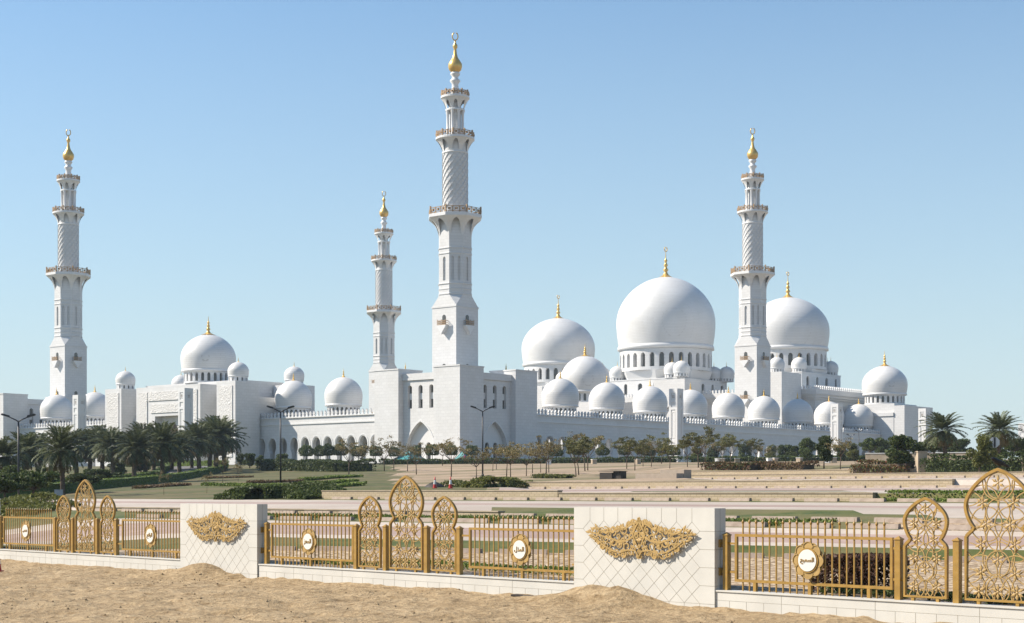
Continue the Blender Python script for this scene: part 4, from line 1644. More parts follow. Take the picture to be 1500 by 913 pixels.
# ------------------------------------------------------------------ arcades
def arcade(axis, plane, a0, a1, pitch, first, domes, dpos, label, extra=None):
    """long wall with horseshoe arches, a corridor, crenellation and a row of domes; axis 'v' runs along v"""
    ctr = (a0 + a1) / 2
    root = mroot('arcade', plane if axis == 'v' else ctr, ctr if axis == 'v' else plane, label, 'arcade', 'arcades of the mosque')
    fr = (lambda p: (lambda a, b, c: (p + c, a, b))) if axis == 'v' else (lambda p: (lambda a, b, c: (a, p + c, b)))
    L = (a1 - a0) / 2
    Hw = 11.9
    arches = []
    x = first - ctr
    while x < L - 1.2:
        if x > -L + 1.2:
            arches.append(x)
        x += pitch
    aw = pitch * 0.70
    # wall in stretches so that each face stays simple
    wl = MB()
    holes = [arch(x, 0.35, aw, 6.5, 'horseshoe', 8) for x in arches]
    cuts = [-L] + [(arches[i] + arches[i + 1]) / 2 for i in range(len(arches) - 1)] + [L]
    for i, hl in enumerate(holes):
        wl.holed(rect(cuts[i], cuts[i + 1], 0, 7.4), [hl], fr(0), 0, 1.15)
    wl.prism(rect(-L, L, 7.402, Hw), fr(0), 0, 1.15)
    wl.build('wall', WHITE, root)
    ar = MB()
    for x in arches:
        pts = [p for p in arch(x, 0.35, aw * 1.2, 6.85, 'horseshoe', 10) if p[1] > 2.9]
        ar.ribbon([fr(0)(a, b, -0.03) for a, b in pts], 0.22, 0.10, (1, 0, 0) if axis == 'v' else (0, 1, 0))
    ar.build('arch_moulding', SMOOTHW, root)
    # inner colonnade on the courtyard side, roof and floor
    il = MB()
    if axis == 'v':
        il.prism(rect(-L, L, 0, 9.2), fr(0), 7.0, 7.7)
    for i, x in enumerate(arches if axis == 'u' else []):
        il.holed(rect(cuts[i], cuts[i + 1], 0, 9.2), [arch(x, 0.2, aw * 0.98, 7.6, 'horseshoe', 8)], fr(0), 7.0, 7.7)
    il.prism(rect(-L, L, 9.202, 11.3), fr(0), 7.0, 7.7)
    il.build('inner_wall', SMOOTHW, root)
    rf = MB().prism(rect(-L, L, 11.31, 11.8), fr(0), 1.16, 12.0)
    rf.build('roof', SMOOTHW, root)
    MB().prism(rect(-L, L, -0.2, 0.15), fr(0), 1.16, 12.0).build('corridor_floor', SMOOTHW, root)
    cn = MB()
    cn.prism(rect(-L, L, 10.2, 10.55), fr(0), -0.22, -0.002)
    cn.prism(rect(-L, L, Hw + .002, Hw + 0.25), fr(0), -0.32, 1.2)
    cn.build('cornice', SMOOTHW, root)
    cr = MB()
    merlons(cr, (lambda a, c: (0.02 + c, a - L)) if axis == 'v' else (lambda a, c: (a - L, 0.02 + c)), 2 * L, Hw + 0.25)
    cr.build('crenellation', WHITE, root)
    for dd in domes:
        x, y = (dpos, dd - ctr) if axis == 'v' else (dd - ctr, dpos)
        make_dome(root, x, y, 4.85, 15.0, 22.2, 11.9, n=22, fh=2.3, fr_=0.19, frac=0.5, sub=6, dr=0.86)
    return root


arcade('u', -15.5, 10.6, 190.8, 4.9, 13.0, [30.2 + 19.72 * k for k in range(9)], 6.5,
       'long shaded white arcade wall with a row of nine domes, right of the tallest minaret')
arcade('v', -15.5, 10.6, 66.0, 4.2, 12.2, [30.2, 49.1], 6.5, 'sunlit white arcade wall with two domes, between the gate and the corner building')
arcade('v', -20.5, 98.0, 158.4, 4.2, 100.0, [149.0, 129.6], 6.5, 'white arcade wall with two domes behind the palms at the left')


# ------------------------------------------------------------------ the great gate on the left
def tower(root, u0, u1, v0, v1, z, relief):
    t = MB().box(u0, u1, v0, v1, 0, z).build('tower', WHITE, root)
    if relief:
        MB().prism(rect(v0 + 1.1, v1 - 1.1, 2.0, z - 1.2), wall_u(u0), -0.16, -0.002).build('carved_panel', RELIEF, t)
    return t


def great_gate():
    root = mroot('entrance_gate', 0, 82, 'white entrance gate with carved panels and one large dome, behind the palms', 'gate building')
    q = lambda v: v - 82.0
    Z = 21.6
    for v0, v1 in ((54.0, 61.5), (102.5, 110.0)):
        tower(root, -24.4, -16.4, q(v0), q(v1), Z, True)
        tower(root, -5.0, 3.0, q(v0), q(v1), Z, False)
        vm = q((v0 + v1) / 2)
        make_dome(root, -20.3, vm, 2.75, Z + 1.45, Z + 5.2, Z, n=12, fh=1.5, fr_=0.14, frac=0.4, sub=6)
        make_dome(root, -1.0, vm, 2.75, Z + 1.45, Z + 5.2, Z, n=12, fh=1.5, fr_=0.14, frac=0.4, sub=6)
        MB().box(-16.39, -5.01, q(v0) + 0.8, q(v1) - 0.5, 0, 17.8).build('side_wall', WHITE, root)
    # recessed links between towers and the portal block
    for v0, v1 in ((61.51, 68.1), (95.8, 102.49)):
        MB().box(-18.3, -16.51, q(v0), q(v1), 0, 17.0).box(-18.9, -16.51, q(v0), q(v1), 17.003, 18.2).build('link_wall', WHITE, root)
    MB().box(-16.5, -1.0, q(62.0), q(102.0), 0, 22.6).build('main_block', WHITE, root)
    # the portal block with its tall recess
    a, b = q(68.2), q(95.7)
    fu = wall_u(-24.4)
    fp = MB().holed(rect(a, b, 0, 21.4), [rect(-5.4, 5.4, 0.2, 13.4)], fu, 0, 2.6)
    fp.prism(rect(a, b, 0, 21.4), fu, 2.61, 6.8)
    blk = fp.build('portal_block', WHITE, root)
    for (p0, p1, z0, z1) in ((a + 1.2, a + 5.0, 1.5, 20.0), (b - 5.0, b - 1.2, 1.5, 20.0), (a + 5.4, b - 5.4, 17.6, 20.0), (a + 6.6, b - 6.6, 14.3, 16.6)):
        MB().prism(rect(p0, p1, z0, z1), fu, -0.2, -0.002).build('carved_panel', RELIEF, blk)
    rw = MB().holed(rect(-5.4, 5.4, 0.2, 13.4), [arch(0, 0.4, 5.2, 11.6, 'pointed', 10), arch(-4.1, 0.4, 1.6, 7.0, 'pointed', 6), arch(4.1, 0.4, 1.6, 7.0, 'pointed', 6)], wall_u(-22.6), 0, 0.5)
    rw.build('screen_wall', RELIEF, blk)
    MB().prism(rect(-5.3, 5.3, 0.2, 12.6), wall_u(-22.05), 0, 0.1).build('window', WOOD, blk)
    make_dome(root, -10.6, 0, 7.5, 26.1, 36.2, 22.6, n=24, fh=5.2, fr_=0.27, frac=0.5, dr=0.88)
    return root


great_gate()


def side_gate():
    root = mroot('side_gate', 198, -14, 'white side gate with one dome at the right end of the long arcade', 'gate building')
    u = lambda x: x - 198.0
    v = lambda x: x + 14.0
    MB().box(u(191), u(211.5), v(-24), v(-20.2), 0, 21.4).build('front_block', WHITE, root)
    MB().box(u(190.9), u(211), v(-20.19), v(-2), 0, 18.0).box(u(190.6), u(211.4), v(-20.18), v(-2), 18.003, 19.2).build('main_block', WHITE, root)
    MB().box(u(191.5), u(207.5), v(-20.1), v(-3), 19.203, 22.2).build('roof_block', WHITE, root)
    make_dome(root, 0.5, 1.0, 7.5, 25.6, 35.3, 22.2, n=24, fh=5.2, fr_=0.26, frac=0.5, dr=0.88)
    finial(root, u(209), v(-16), 18.8, 0.35, 2.2)
    return root


side_gate()


# ------------------------------------------------------------------ prayer hall
def prayer_hall():
    root = mroot('prayer_hall', 175, 82, 'white prayer hall carrying the three largest domes', 'prayer hall')
    u = lambda x: x - 175.0
    v = lambda x: x - 82.0
    # low hall with an overhanging cornice and crenellation
    MB().box(u(175), u(226), v(0), v(164), 0, 23.6).build('hall_wall', WHITE, root)
    cn = MB()
    for e, z0, z1 in ((0.5, 23.6, 24.3), (1.0, 24.303, 25.2), (1.5, 25.203, 26.9)):
        cn.box(u(175) - e, u(226), v(0) - e, v(164) + e, z0, z1)
    cn.build('cornice', WHITE, root)
    cr = MB()
    merlons(cr, lambda a, c: (u(173.6) + c, v(-1.4) + a), 166.8, 26.9, 1.2)
    merlons(cr, lambda a, c: (u(173.6) + a, v(-1.4) + c), 52, 26.9, 1.2)
    cr.build('crenellation', SMOOTHW, root)

    def win_wall(name, fr, p0, p1, z0, z1, ws_, thick=0.8):
        holes = [arch(c, zz, ww, hh) for c, zz, ww, hh in ws_]
        o = MB().holed(rect(p0, p1, z0, z1), holes, fr, 0, thick).build(name, WHITE, root)
        for c, zz, ww, hh in ws_:
            MB().prism(rect(c - ww / 2 - .1, c + ww / 2 + .1, zz - .1, zz + hh + .1), fr, thick * 0.7, thick * 0.7 + 0.06).build('window', GLASS, root)
        return o

    # tier under each great dome: windowed walls, a roof and a sloping skirt, small domes on the corners
    def tier(cu, cv, hf, z1, zd, rd, corners, sr):
        a0, a1, b0, b1 = u(cu - hf), u(cu + hf), v(cv - hf), v(cv + hf)
        n = 5 if hf > 14 else 4
        wv = [(b0 + (i + 0.5) * (b1 - b0) / n, 29.0, 1.5 if i % 2 else 2.0, 4.2) for i in range(n)]
        win_wall('tier_wall', wall_u(a0), b0, b1, 26.95, z1, wv)
        wu = [(a0 + 0.9 + (i + 0.5) * (a1 - a0 - 0.9) / n, 29.0, 1.5 if i % 2 else 2.0, 4.2) for i in range(n)]
        win_wall('tier_wall', wall_v(b0), a0 + 0.802, a1, 26.95, z1, wu)
        MB().box(a0 + 0.81, a1, b0 + 0.81, b1, 26.95, z1 - 0.3).box(a0 - .15, a1 + .15, b0 - .15, b1 + .15, z1 + .002, z1 + .35).build('tier_roof', WHITE, root)
        MB().lathe([(hf * 1.0, z1 + .3), (rd * 1.05, zd), (rd * 0.9, zd + .01)], 8, u(cu), v(cv), phase=PI / 8, smooth=False, cap=False).build('skirt', SMOOTHW, root)
        for du, dv in corners:
            make_dome(root, u(cu + du), v(cv + dv), sr, z1 + 1.7, z1 + 1.7 + sr * 1.42, z1 + 0.2, n=14, fh=sr * 0.7, fr_=0.13, frac=0.42, sub=6)

    tier(207, 82, 16.5, 34.4, 38.0, 17, [(-13, 13), (13, -13), (15.5, -17), (-13, 20), (-14.5, -13.0), (-18.0, -19.5)], 3.05)
    make_dome(root, u(207), v(82), 18.6, 47.0, 74.0, 38.0, n=30, fh=10.2, fr_=0.19, frac=0.58, dr=0.93, ring=True, zeq=0.52)
    for cv in (29.2, 134.0):
        tier(207, cv, 13.5, 34.2, 36.0, 13.4, [(-11, 11), (11, -11), (-11, -11), (13, -8.5)], 2.7)
        make_dome(root, u(207), v(cv), 14.6, 43.6, 62.2, 36.0, n=26, fh=8.2, fr_=0.2, frac=0.56, dr=0.93, ring=True, zeq=0.50)

    # tall blocks standing before the hall front
    def block(u0, u1, v0, v1, z, lbl):
        o = MB().box(u0 + .5, u1, v0 + .5, v1, 0, z).build(lbl, WHITE, root)
        f1 = MB().holed(rect(v0, v1, 0, z + .4), [arch((v0 + v1) / 2, 8.0, (v1 - v0) * 0.36, 14.5, 'pointed', 8)], wall_u(u0), 0, 0.48).build('niche_face', WHITE, o)
        f2 = MB().holed(rect(u0 + .482, u1, 0, z + .4), [arch((u0 + u1) / 2 + .25, 8.0, (u1 - u0) * 0.42, 14.5, 'pointed', 8)], wall_v(v0), 0, 0.48).build('niche_face', WHITE, o)
        return o

    block(u(160), u(172.4), v(3.5), v(14), 31.6, 'side_block')
    make_dome(root, u(165.5), v(8.6), 2.55, 33.6, 37.3, 31.9, n=14, fh=1.8, fr_=0.13, frac=0.42, sub=6)
    block(u(164), u(173.4), v(44), v(57), 31.4, 'side_block')
    block(u(164), u(173.4), v(107), v(120), 31.4, 'side_block')
    # porch with its own dome on the axis
    MB().box(u(150), u(173.4), v(69), v(95), 0, 24.4).build('porch', WHITE, root)
    make_dome(root, u(157.5), v(82), 8.7, 28.3, 41.2, 24.4, n=24, fh=4.4, fr_=0.25, frac=0.5, dr=0.88)
    return root


prayer_hall()


# ------------------------------------------------------------------ free-standing light pylons
def make_pylon():
    root = empty('light_pylon', (0, 0, 0), TH)
    h, H = 1.2, 17.6
    MB().box(-h - .25, h + .25, -h - .25, h + .25, -1.6, 0.35).build('base', SMOOTHW, root)
    MB().box(-h + 0.06, h - 0.06, -h + 0.06, h - 0.06, 0.352, H).build('shaft', SMOOTHW, root)
    fm = MB()
    for face in range(2):
        def T(p, b, c, face=face):
            return (-h + c, p, b) if face == 0 else (p, -h + c, b)
        holes = [rect(-0.62, 0.62, 14.9, 16.6), rect(-0.62, 0.62, 13.2, 14.3), rect(-0.62, 0.62, 5.3, 12.6), rect(-0.62, 0.62, 3.4, 4.7), rect(-0.62, 0.62, 1.0, 2.8)]
        fm.holed(rect(-h + (0.06 if face else 0), h, 0.352, H + .01), holes, T, -0.07, 0.058)
        for z0, z1 in ((15.2, 16.3), (5.8, 12.1), (3.7, 4.4)):
            fm.holed(rect(-0.48, 0.48, z0, z1), [rect(-0.32, 0.32, z0 + .16, z1 - .16)], T, 0.0, 0.058)
    fm.build('panelling', SMOOTHW, root)
    for face in range(2):
        def T(p, b, c, face=face):
            return (-h + c, p, b) if face == 0 else (p, -h + c, b)
        for zc, n in ((15.75, 5), (4.05, 4), (1.9, 5)):
            k = MB()
            for i in range(n):
                for j in range(n):
                    if (i * 3 + j * 5 + i * j) % 3:
                        continue
                    k.prism(rect(-0.3 + i * 0.13, -0.3 + i * 0.13 + 0.09, zc - 0.32 + j * 0.13, zc - 0.32 + j * 0.13 + 0.09), T, 0.01, 0.058)
            k.build('carved_tile', PLANTER, root)
    return root


pyl = make_pylon()
for i, (px, Y, lb) in enumerate(((990.5, 385, 'white panelled light pylon before the third of the nine arcade domes'),
                                 (1225.5, 450, 'white panelled light pylon between the last two arcade domes'),
                                 (1353.5, 475, 'white panelled light pylon before the right side gate, beside a palm'),
                                 (1498.5, 575, 'white light pylon cut by the right edge of the photo'),
                                 (272, 383, 'grey-sided light pylon in front of the carved entrance gate'),
                                 (116.5, 410, 'grey-sided light pylon between the two left arcade domes'))):
    o = pyl if i == 0 else copy_tree(pyl)
    o.location = (at(px, Y), Y, max(gz(at(px, Y), Y), EYE + 6.6) if i else PLAT - 0.2)
    o.location.z = PLAT
    tag(o, lb, 'pylon', 'light pylons around the mosque')


# ------------------------------------------------------------------ plants
def leaf_cards(pts, size, rg, flat=0.0, asp=0.55):
    """one small leaf-shaped quad at every point"""
    n = len(pts)
    a = rg.normal(size=(n, 3))
    a /= np.linalg.norm(a, axis=1)[:, None]
    b = rg.normal(size=(n, 3))
    if flat:
        a[:, 2] *= (1 - flat)
        b[:, 2] *= (1 - flat)
        a /= np.linalg.norm(a, axis=1)[:, None]
    b -= (a * b).sum(1)[:, None] * a
    b /= np.linalg.norm(b, axis=1)[:, None]
    s = size * rg.uniform(0.6, 1.3, size=(n, 1))
    a, b = a * s, b * s * asp
    V = np.stack([pts - a, pts - b * 1.0 + a * 0.1, pts + a, pts + b], 1).reshape(-1, 3)
    return V, np.arange(4 * n).reshape(n, 4)


def blob_points(rg, n, c, r, shell=0.55):
    d = rg.normal(size=(n, 3))
    d /= np.linalg.norm(d, axis=1)[:, None]
    rr = (shell + (1 - shell) * rg.random((n, 1)) ** 0.6)
    return np.array(c) + d * rr * np.array(r)


def link(name, me, parent=None, loc=None):
    o = bpy.data.objects.new(name, me)
    COL.objects.link(o)
    o.parent = parent
    if loc is not None:
        o.location = loc
    return o


def tree_meshes(kind, seed):
    """(trunk mesh, crown mesh, natural height, natural width) of one tree standing at the origin"""
    rg = np.random.default_rng(seed)
    tr = MB()
    pts = []
    if kind in ('slender', 'umbrella'):
        um = 2.6 if kind == 'umbrella' else 1.0
        lean = rg.normal(0, 0.12, 2)
        fork = rg.uniform(1.5, 2.0)
        tr.tube([(0, 0, -0.2), (lean[0] * .4, lean[1] * .4, fork * .6), (lean[0], lean[1], fork)], [0.085, 0.07, 0.062], 6)
        for k in range(rg.integers(6, 9)):
            a = 2 * PI * k / 7 + rg.uniform(-.4, .4)
            rr, zz = rg.uniform(0.9, 2.2), rg.uniform(3.3, 4.9)
            b = np.array([lean[0], lean[1], fork])
            e = np.array([rr * math.cos(a), rr * math.sin(a), zz - 0.22 * rr * rr * 0.5])
            m_ = b * .5 + e * .5 + np.array([0.12 * math.cos(a), .12 * math.sin(a), -0.1])
            tr.tube([b, m_, e], [0.045, 0.03, 0.012], 4)
            for q in range(3):
                t = rg.uniform(.55, 1.0)
                p = m_ * (1 - t) + e * t
                e2 = p + rg.normal(0, 0.5, 3) * np.array([1, 1, .5]) + np.array([0, 0, .35])
                tr.tube([p, (p + e2) / 2 + rg.normal(0, .05, 3), e2], [0.02, 0.014, 0.006], 3)
                pts.append(blob_points(rg, int(rg.integers(12, 34) * um), e2, (0.55, 0.55, 0.26), 0.1))
            pts.append(blob_points(rg, int(26 * um), e, (0.6, 0.6, 0.3), 0.1))
        V, Fq = leaf_cards(np.vstack(pts), 0.125, rg, 0.3)
        mat, H, Wd = (OLIVE if kind == 'slender' else UMBR), 5.0, 4.6
    elif kind == 'ball':
        tr.tube([(0, 0, -0.2), (0.02, 0, 1.0), (0, 0.02, 2.0)], [0.10, 0.085, 0.07], 6)
        d = rg.normal(size=(1500, 3))
        d /= np.linalg.norm(d, axis=1)[:, None]
        rr = 1.0 + 0.10 * np.sin(d[:, 0] * 5 + seed) + 0.08 * np.cos(d[:, 1] * 6) + rg.uniform(-.22, .06, 1500)
        q = d * rr[:, None] * np.array([1.42, 1.42, 1.15])
        q[:, 2] = np.maximum(q[:, 2], -0.72) + 2.4
        V, Fq = leaf_cards(q, 0.17, rg)
        mat, H, Wd = GREEN, 3.6, 2.9
    elif kind in ('bushy', 'yellow', 'spreading'):
        th = 1.0 if kind != 'spreading' else 1.3
        tr.tube([(0, 0, -0.3), (0.05, 0.02, th * .6), (0.1, -0.04, th + .6)], [0.15, 0.12, 0.10], 7)
        nb = 19 if kind != 'spreading' else 18
        for k in range(nb):
            a = rg.uniform(0, 2 * PI)
            if kind == 'spreading':
                rr, zz = rg.uniform(0.3, 2.6), rg.uniform(2.0, 3.3)
                rad = (rg.uniform(.6, 1.0), rg.uniform(.6, 1.0), rg.uniform(.3, .5))
            else:
                zz = rg.uniform(1.3, 4.2)
                rr = rg.uniform(0.3, 1.7) * (1 - abs(zz - 2.5) / 4.2)
                rad = (rg.uniform(.6, .95), rg.uniform(.6, .95), rg.uniform(.5, .8))
            c = np.array([rr * math.cos(a), rr * math.sin(a), zz])
            tr.tube([(0.1, -0.04, th + .3), tuple(c * .5 + np.array([0, 0, .4])), tuple(c)], [0.06, 0.04, 0.015], 4)
            pts.append(blob_points(rg, 300, c, rad, 0.4))
        V, Fq = leaf_cards(np.vstack(pts), 0.155, rg)
        mat = {'bushy': GREEN, 'yellow': YGREEN, 'spreading': GREEN}[kind]
        H, Wd = (4.9, 4.0) if kind != 'spreading' else (3.8, 6.0)
    tm = tr.build('trunk', TRUNK)
    me = tm.data
    bpy.data.objects.remove(tm)
    return me, np_mesh('crown', V, Fq, mat), H, Wd


def palm_meshes(seed):
    rg = np.random.default_rng(seed)
    tr = MB()
    n = 12
    pts, rs = [], []
    ln = rg.normal(0, 0.28, 2)
    for i in range(n):
        t = i / (n - 1)
        pts.append((ln[0] * t * t, ln[1] * t * t, -0.2 + t * 4.7))
        rs.append((0.27 - 0.05 * t) * (1.07 if i % 2 else 0.95))
    tr.tube(pts, rs, 10, False)
    top = np.array([ln[0], ln[1], 4.45])
    V, Fq, Vd, Fd = [], [], [], []
    nf = int(rg.integers(52, 70))
    for k in range(nf):
        q = k / nf
        az = k * 2.39996 + rg.uniform(-.2, .2)
        el = R(86 - 122 * q ** 0.95) + rg.uniform(-.1, .1)
        L = rg.uniform(2.7, 3.3) * (0.85 + 0.2 * math.sin(PI * q))
        hd = np.array([math.cos(az), math.sin(az), 0])
        p = top + np.array([0, 0, 0.25 * (1 - q)])
        ang = el
        st = 15
        rach = [p]
        for i in range(st):
            ang -= R(2.2 + 3.0 * (i / st)) * (1.15 - 0.5 * max(0, math.sin(ang)))
            p = p + (hd * math.cos(ang) + np.array([0, 0, math.sin(ang)])) * L / st
            rach.append(p)
        side = np.array([-math.sin(az), math.cos(az), 0])
        tv, tf = (Vd, Fd) if q > 0.88 else (V, Fq)
        for i in range(1, st + 1):
            d = rach[i] - rach[i - 1]
            d = d / np.linalg.norm(d)
            nrm = np.cross(d, side)
            w_ = 0.03
            b = len(tv)
            tv += [rach[i - 1] - side * w_, rach[i - 1] + side * w_, rach[i] + side * w_ * .8, rach[i] - side * w_ * .8]
            tf.append((b, b + 1, b + 2, b + 3))
            if i < 3:
                continue
            for sg in (-1, 1):
                for h_ in (0.0, 0.5):
                    ll = 0.68 * (1 - 0.55 * abs(i / st - 0.45)) * rg.uniform(.8, 1.1)
                    o = rach[i - 1] + d * h_ * L / st
                    ld = side * sg * 0.75 + d * 0.62 - nrm * 0.22 + rg.normal(0, .08, 3)
                    ld /= np.linalg.norm(ld)
                    wd = d * 0.085
                    b = len(tv)
                    tv += [o - wd, o + ld * ll * .5 - wd * .9, o + ld * ll, o + ld * ll * .5 + wd * .9]
                    tf.append((b, b + 1, b + 2, b + 3))
    tm = tr.build('trunk', PALMTRUNK)
    me = tm.data
    bpy.data.objects.remove(tm)
    return me, np_mesh('crown', V, Fq, PALM), np_mesh('dry_fronds', Vd, Fd, PALMDRY)


KINDS = {k: [tree_meshes(k, 100 * i + 7 + len(k)) for i in range(n)] for k, n in (('slender', 6), ('umbrella', 4), ('ball', 3), ('bushy', 4), ('yellow', 2), ('spreading', 2))}
PALMS = [palm_meshes(40 + i) for i in range(7)]
rt = random.Random(8)


def plant_tree(kind, px, Y, top_y, label, cat, group, width_px=None, name=None):
    X = at(px, Y)
    z = gz(X, Y)
    tm, cm, H, Wd = rt.choice(KINDS[kind])
    sz = ((HZ - top_y) * Y / F + EYE - z) / H
    sxy = sz if width_px is None else width_px * Y / F / Wd
    root = tag(empty(name or kind + '_tree', (X, Y, z), rt.uniform(0, 6.28)), label, cat, group)
    root.scale = (sxy, sxy, sz)
    link('trunk', tm, root)
    link('crown', cm, root)
    return root


def Y_of(px, py):
    return hit(px, py)[1]


def D_to_Y(px, D):
    a = (px - 750.0) / F
    Ys = np.linspace(50, 620, 4000)
    return float(Ys[np.argmin(np.abs(Dof(a * Ys, Ys) - D))])


slender = [(511, 697, 641), (529, 689, 647), (563, 690, 640), (577, 689, 650), (597, 690, 651), (610, 695, 650), (648, 683, 644), (661, 698, 640), (698, 702, 655),
           (722, 690, 655), (727, 688, 652), (742, 699, 646), (748, 700, 650), (771, 697, 650), (780, 694, 652), (792, 693, 655), (800, 696, 640), (804, 693, 645),
           (844, 698, 645), (848, 696, 638), (857, 690, 633), (861, 689, 638), (918, 687, 640), (930, 689, 642), (942, 683, 650), (954, 683, 648), (969, 679, 637),
           (981, 686, 650), (1007, 684, 645), (1023, 685, 628), (1033, 680, 640), (1052, 680, 636), (1059, 679, 645), (1070, 680, 640), (1106, 680, 642), (1118, 679, 650),
           (1231, 687, 640)]
for i, (px, by, ty) in enumerate(slender):
    Y = Y_of(px, by)
    plant_tree('umbrella' if 840 < px < 1112 and i % 5 else 'slender', px, Y, ty, 'slender tree with a thin olive-brown crown before the mosque, %s from the left' % ORD[i] if i < 36 else
               'slender tree with a thin brown crown beside the right-hand light pylon', 'tree', 'slender young trees before the mosque', None, 'slender_tree')
for i, (px, D) in enumerate([(449, 330), (469, 338), (480, 332), (499, 336), (525, 335), (550, 345), (577, 350), (608, 352), (633, 350), (661, 350), (691, 345), (749, 345),
                             (815, 352), (847, 350), (883, 352), (915, 350), (940, 348), (951, 352), (971, 346), (986, 340)]):
    Y = D_to_Y(px, D)
    plant_tree('ball', px, Y, 653 + rt.uniform(-3, 3), 'clipped round-headed tree at the foot of the mosque, %s from the left' % ORD[i], 'tree', 'clipped round trees at the mosque', 19 + rt.uniform(-2, 3), 'round_topiary_tree')
right = [('bushy', 1090, 676, 648, 24), ('yellow', 1128, 676, 650, 24), ('bushy', 1151, 676, 649, 26), ('bushy', 1182, 678, 640, 30), ('bushy', 1207, 686, 637, 36), ('yellow', 1250, 676, 646, 26),
         ('spreading', 1274, 677, 640, 40), ('bushy', 1293, 676, 642, 30), ('bushy', 1322, 692, 635, 58), ('spreading', 1368, 678, 640, 50), ('bushy', 1385, 676, 636, 46), ('bushy', 1408, 676, 641, 36),
         ('yellow', 1435, 694, 633, 46), ('bushy', 1466, 677, 640, 40), ('spreading', 1484, 677, 641, 46), ('bushy', 1499, 676, 642, 36), ('bushy', 1524, 676, 640, 44), ('bushy', 1350, 676, 648, 26),
         ('bushy', 1045, 676, 652, 22), ('yellow', 1019, 677, 655, 22), ('bushy', 1232, 676, 650, 24), ('bushy', 1165, 676, 652, 22)]
for i, (k, px, by, ty, wd) in enumerate(sorted(right, key=lambda t: t[1])):
    nm = {'bushy': 'dense dark green', 'yellow': 'yellow-green rounded', 'spreading': 'wide dark flat-crowned'}[k]
    plant_tree(k, px, Y_of(px, by), ty, '%s tree among the trees on the right, %s from the left of them' % (nm, ORD[i]), 'tree', 'leafy trees on the right', wd, 'leafy_tree')
for i, (k, px, by, ty, wd) in enumerate([('spreading', 8, 742, 690, 84), ('spreading', 48, 738, 688, 90), ('spreading', 122, 722, 692, 72), ('bushy', 18, 722, 680, 50), ('bushy', 70, 716, 684, 46), ('spreading', 150, 712, 686, 60), ('bushy', 172, 700, 672, 36), ('bushy', 206, 694, 668, 30), ('bushy', 352, 685, 664, 18), ('bushy', 366, 686, 662, 22),
                                         ('bushy', 381, 686, 666, 20), ('bushy', 413, 686, 664, 24), ('spreading', -30, 735, 680, 90), ('bushy', -40, 715, 650, 70)]):
    lb = ['dark flat-crowned tree at the left edge of the photo', 'dark flat-crowned tree behind the left lamp post', 'brownish flat-crowned tree behind the tall left screen', 'dark bush-like tree under the leftmost palms', 'dark bush-like tree just left of the utility cabinet', 'wide dark tree under the palms, above the left screens', 'dark bush under the palms left of the driveway', 'small dark bush among the palm trunks by the hedge',
          'small dark tree beside the carved gate tower', 'rounded dark tree right of the carved gate tower', 'small bushy tree left of the second lamp post', 'small bushy tree just right of the second lamp post',
          'wide dark tree just outside the left edge', 'tall dark tree just outside the left edge'][i]
    plant_tree(k, px, Y_of(px, by), ty, lb, 'tree', 'dark trees on the left', wd, 'leafy_tree')
for i, (px, by, ty) in enumerate([(240, 724, 688), (303, 722, 690), (326, 711, 664), (349, 706, 676)]):
    plant_tree('slender', px, Y_of(px, by), ty, 'very thin sapling on the left lawn near the palms, %s from the left' % ORD[i], 'tree', 'saplings on the lawn', (by - ty) * 0.5, 'sapling')

palms = [(10, 718, 640, 1.0), (34, 714, 632, 1.0), (60, 702, 632, 1.0), (92, 727, 621, 1.1), (112, 700, 628, 1.0), (131, 700, 628, 1.0), (150, 696, 622, 1.0), (166, 702, 626, 1.0), (180, 698, 632, .9), (196, 708, 628, 1.0),
         (213, 694, 618, 1.0), (225, 692, 624, .9), (238, 706, 616, 1.0), (252, 690, 634, .8), (263, 700, 629, 1.0), (281, 688, 630, .8), (292, 695, 617, 1.0), (307, 690, 610, 1.0), (316, 692, 608, 1.05), (328, 689, 615, 1.0),
         (1385, 678, 603, 1.0), (1463, 678, 603, 1.0)]
for i, (px, by, ty, s_) in enumerate(palms):
    Y = Y_of(px, by)
    X = at(px, Y)
    z = gz(X, Y)
    tm, cm, dm = PALMS[(i * 3) % 7]
    hgt = (HZ - ty) * Y / F + EYE - z
    root = tag(empty('date_palm', (X, Y, z), rt.uniform(0, 6.28)),
               ('date palm in the dense row before the carved gate, %s from the left' % ORD[i]) if i < 20 else
               ('date palm with a full crown beside the right-hand light pylon', 'date palm at the right edge, above the dark bird on the screen')[i - 20], 'palm tree', 'date palms')
    sc = 76 * Y / F / 5.9 * s_
    root.scale = (sc, sc, hgt / 7.2)
    root.scale.z = (hgt - 0.42 * 68 * Y / F * s_) / 4.6 if False else hgt / 7.2
    link('trunk', tm, root)
    link('crown', cm, root)
    link('dry_fronds', dm, root)


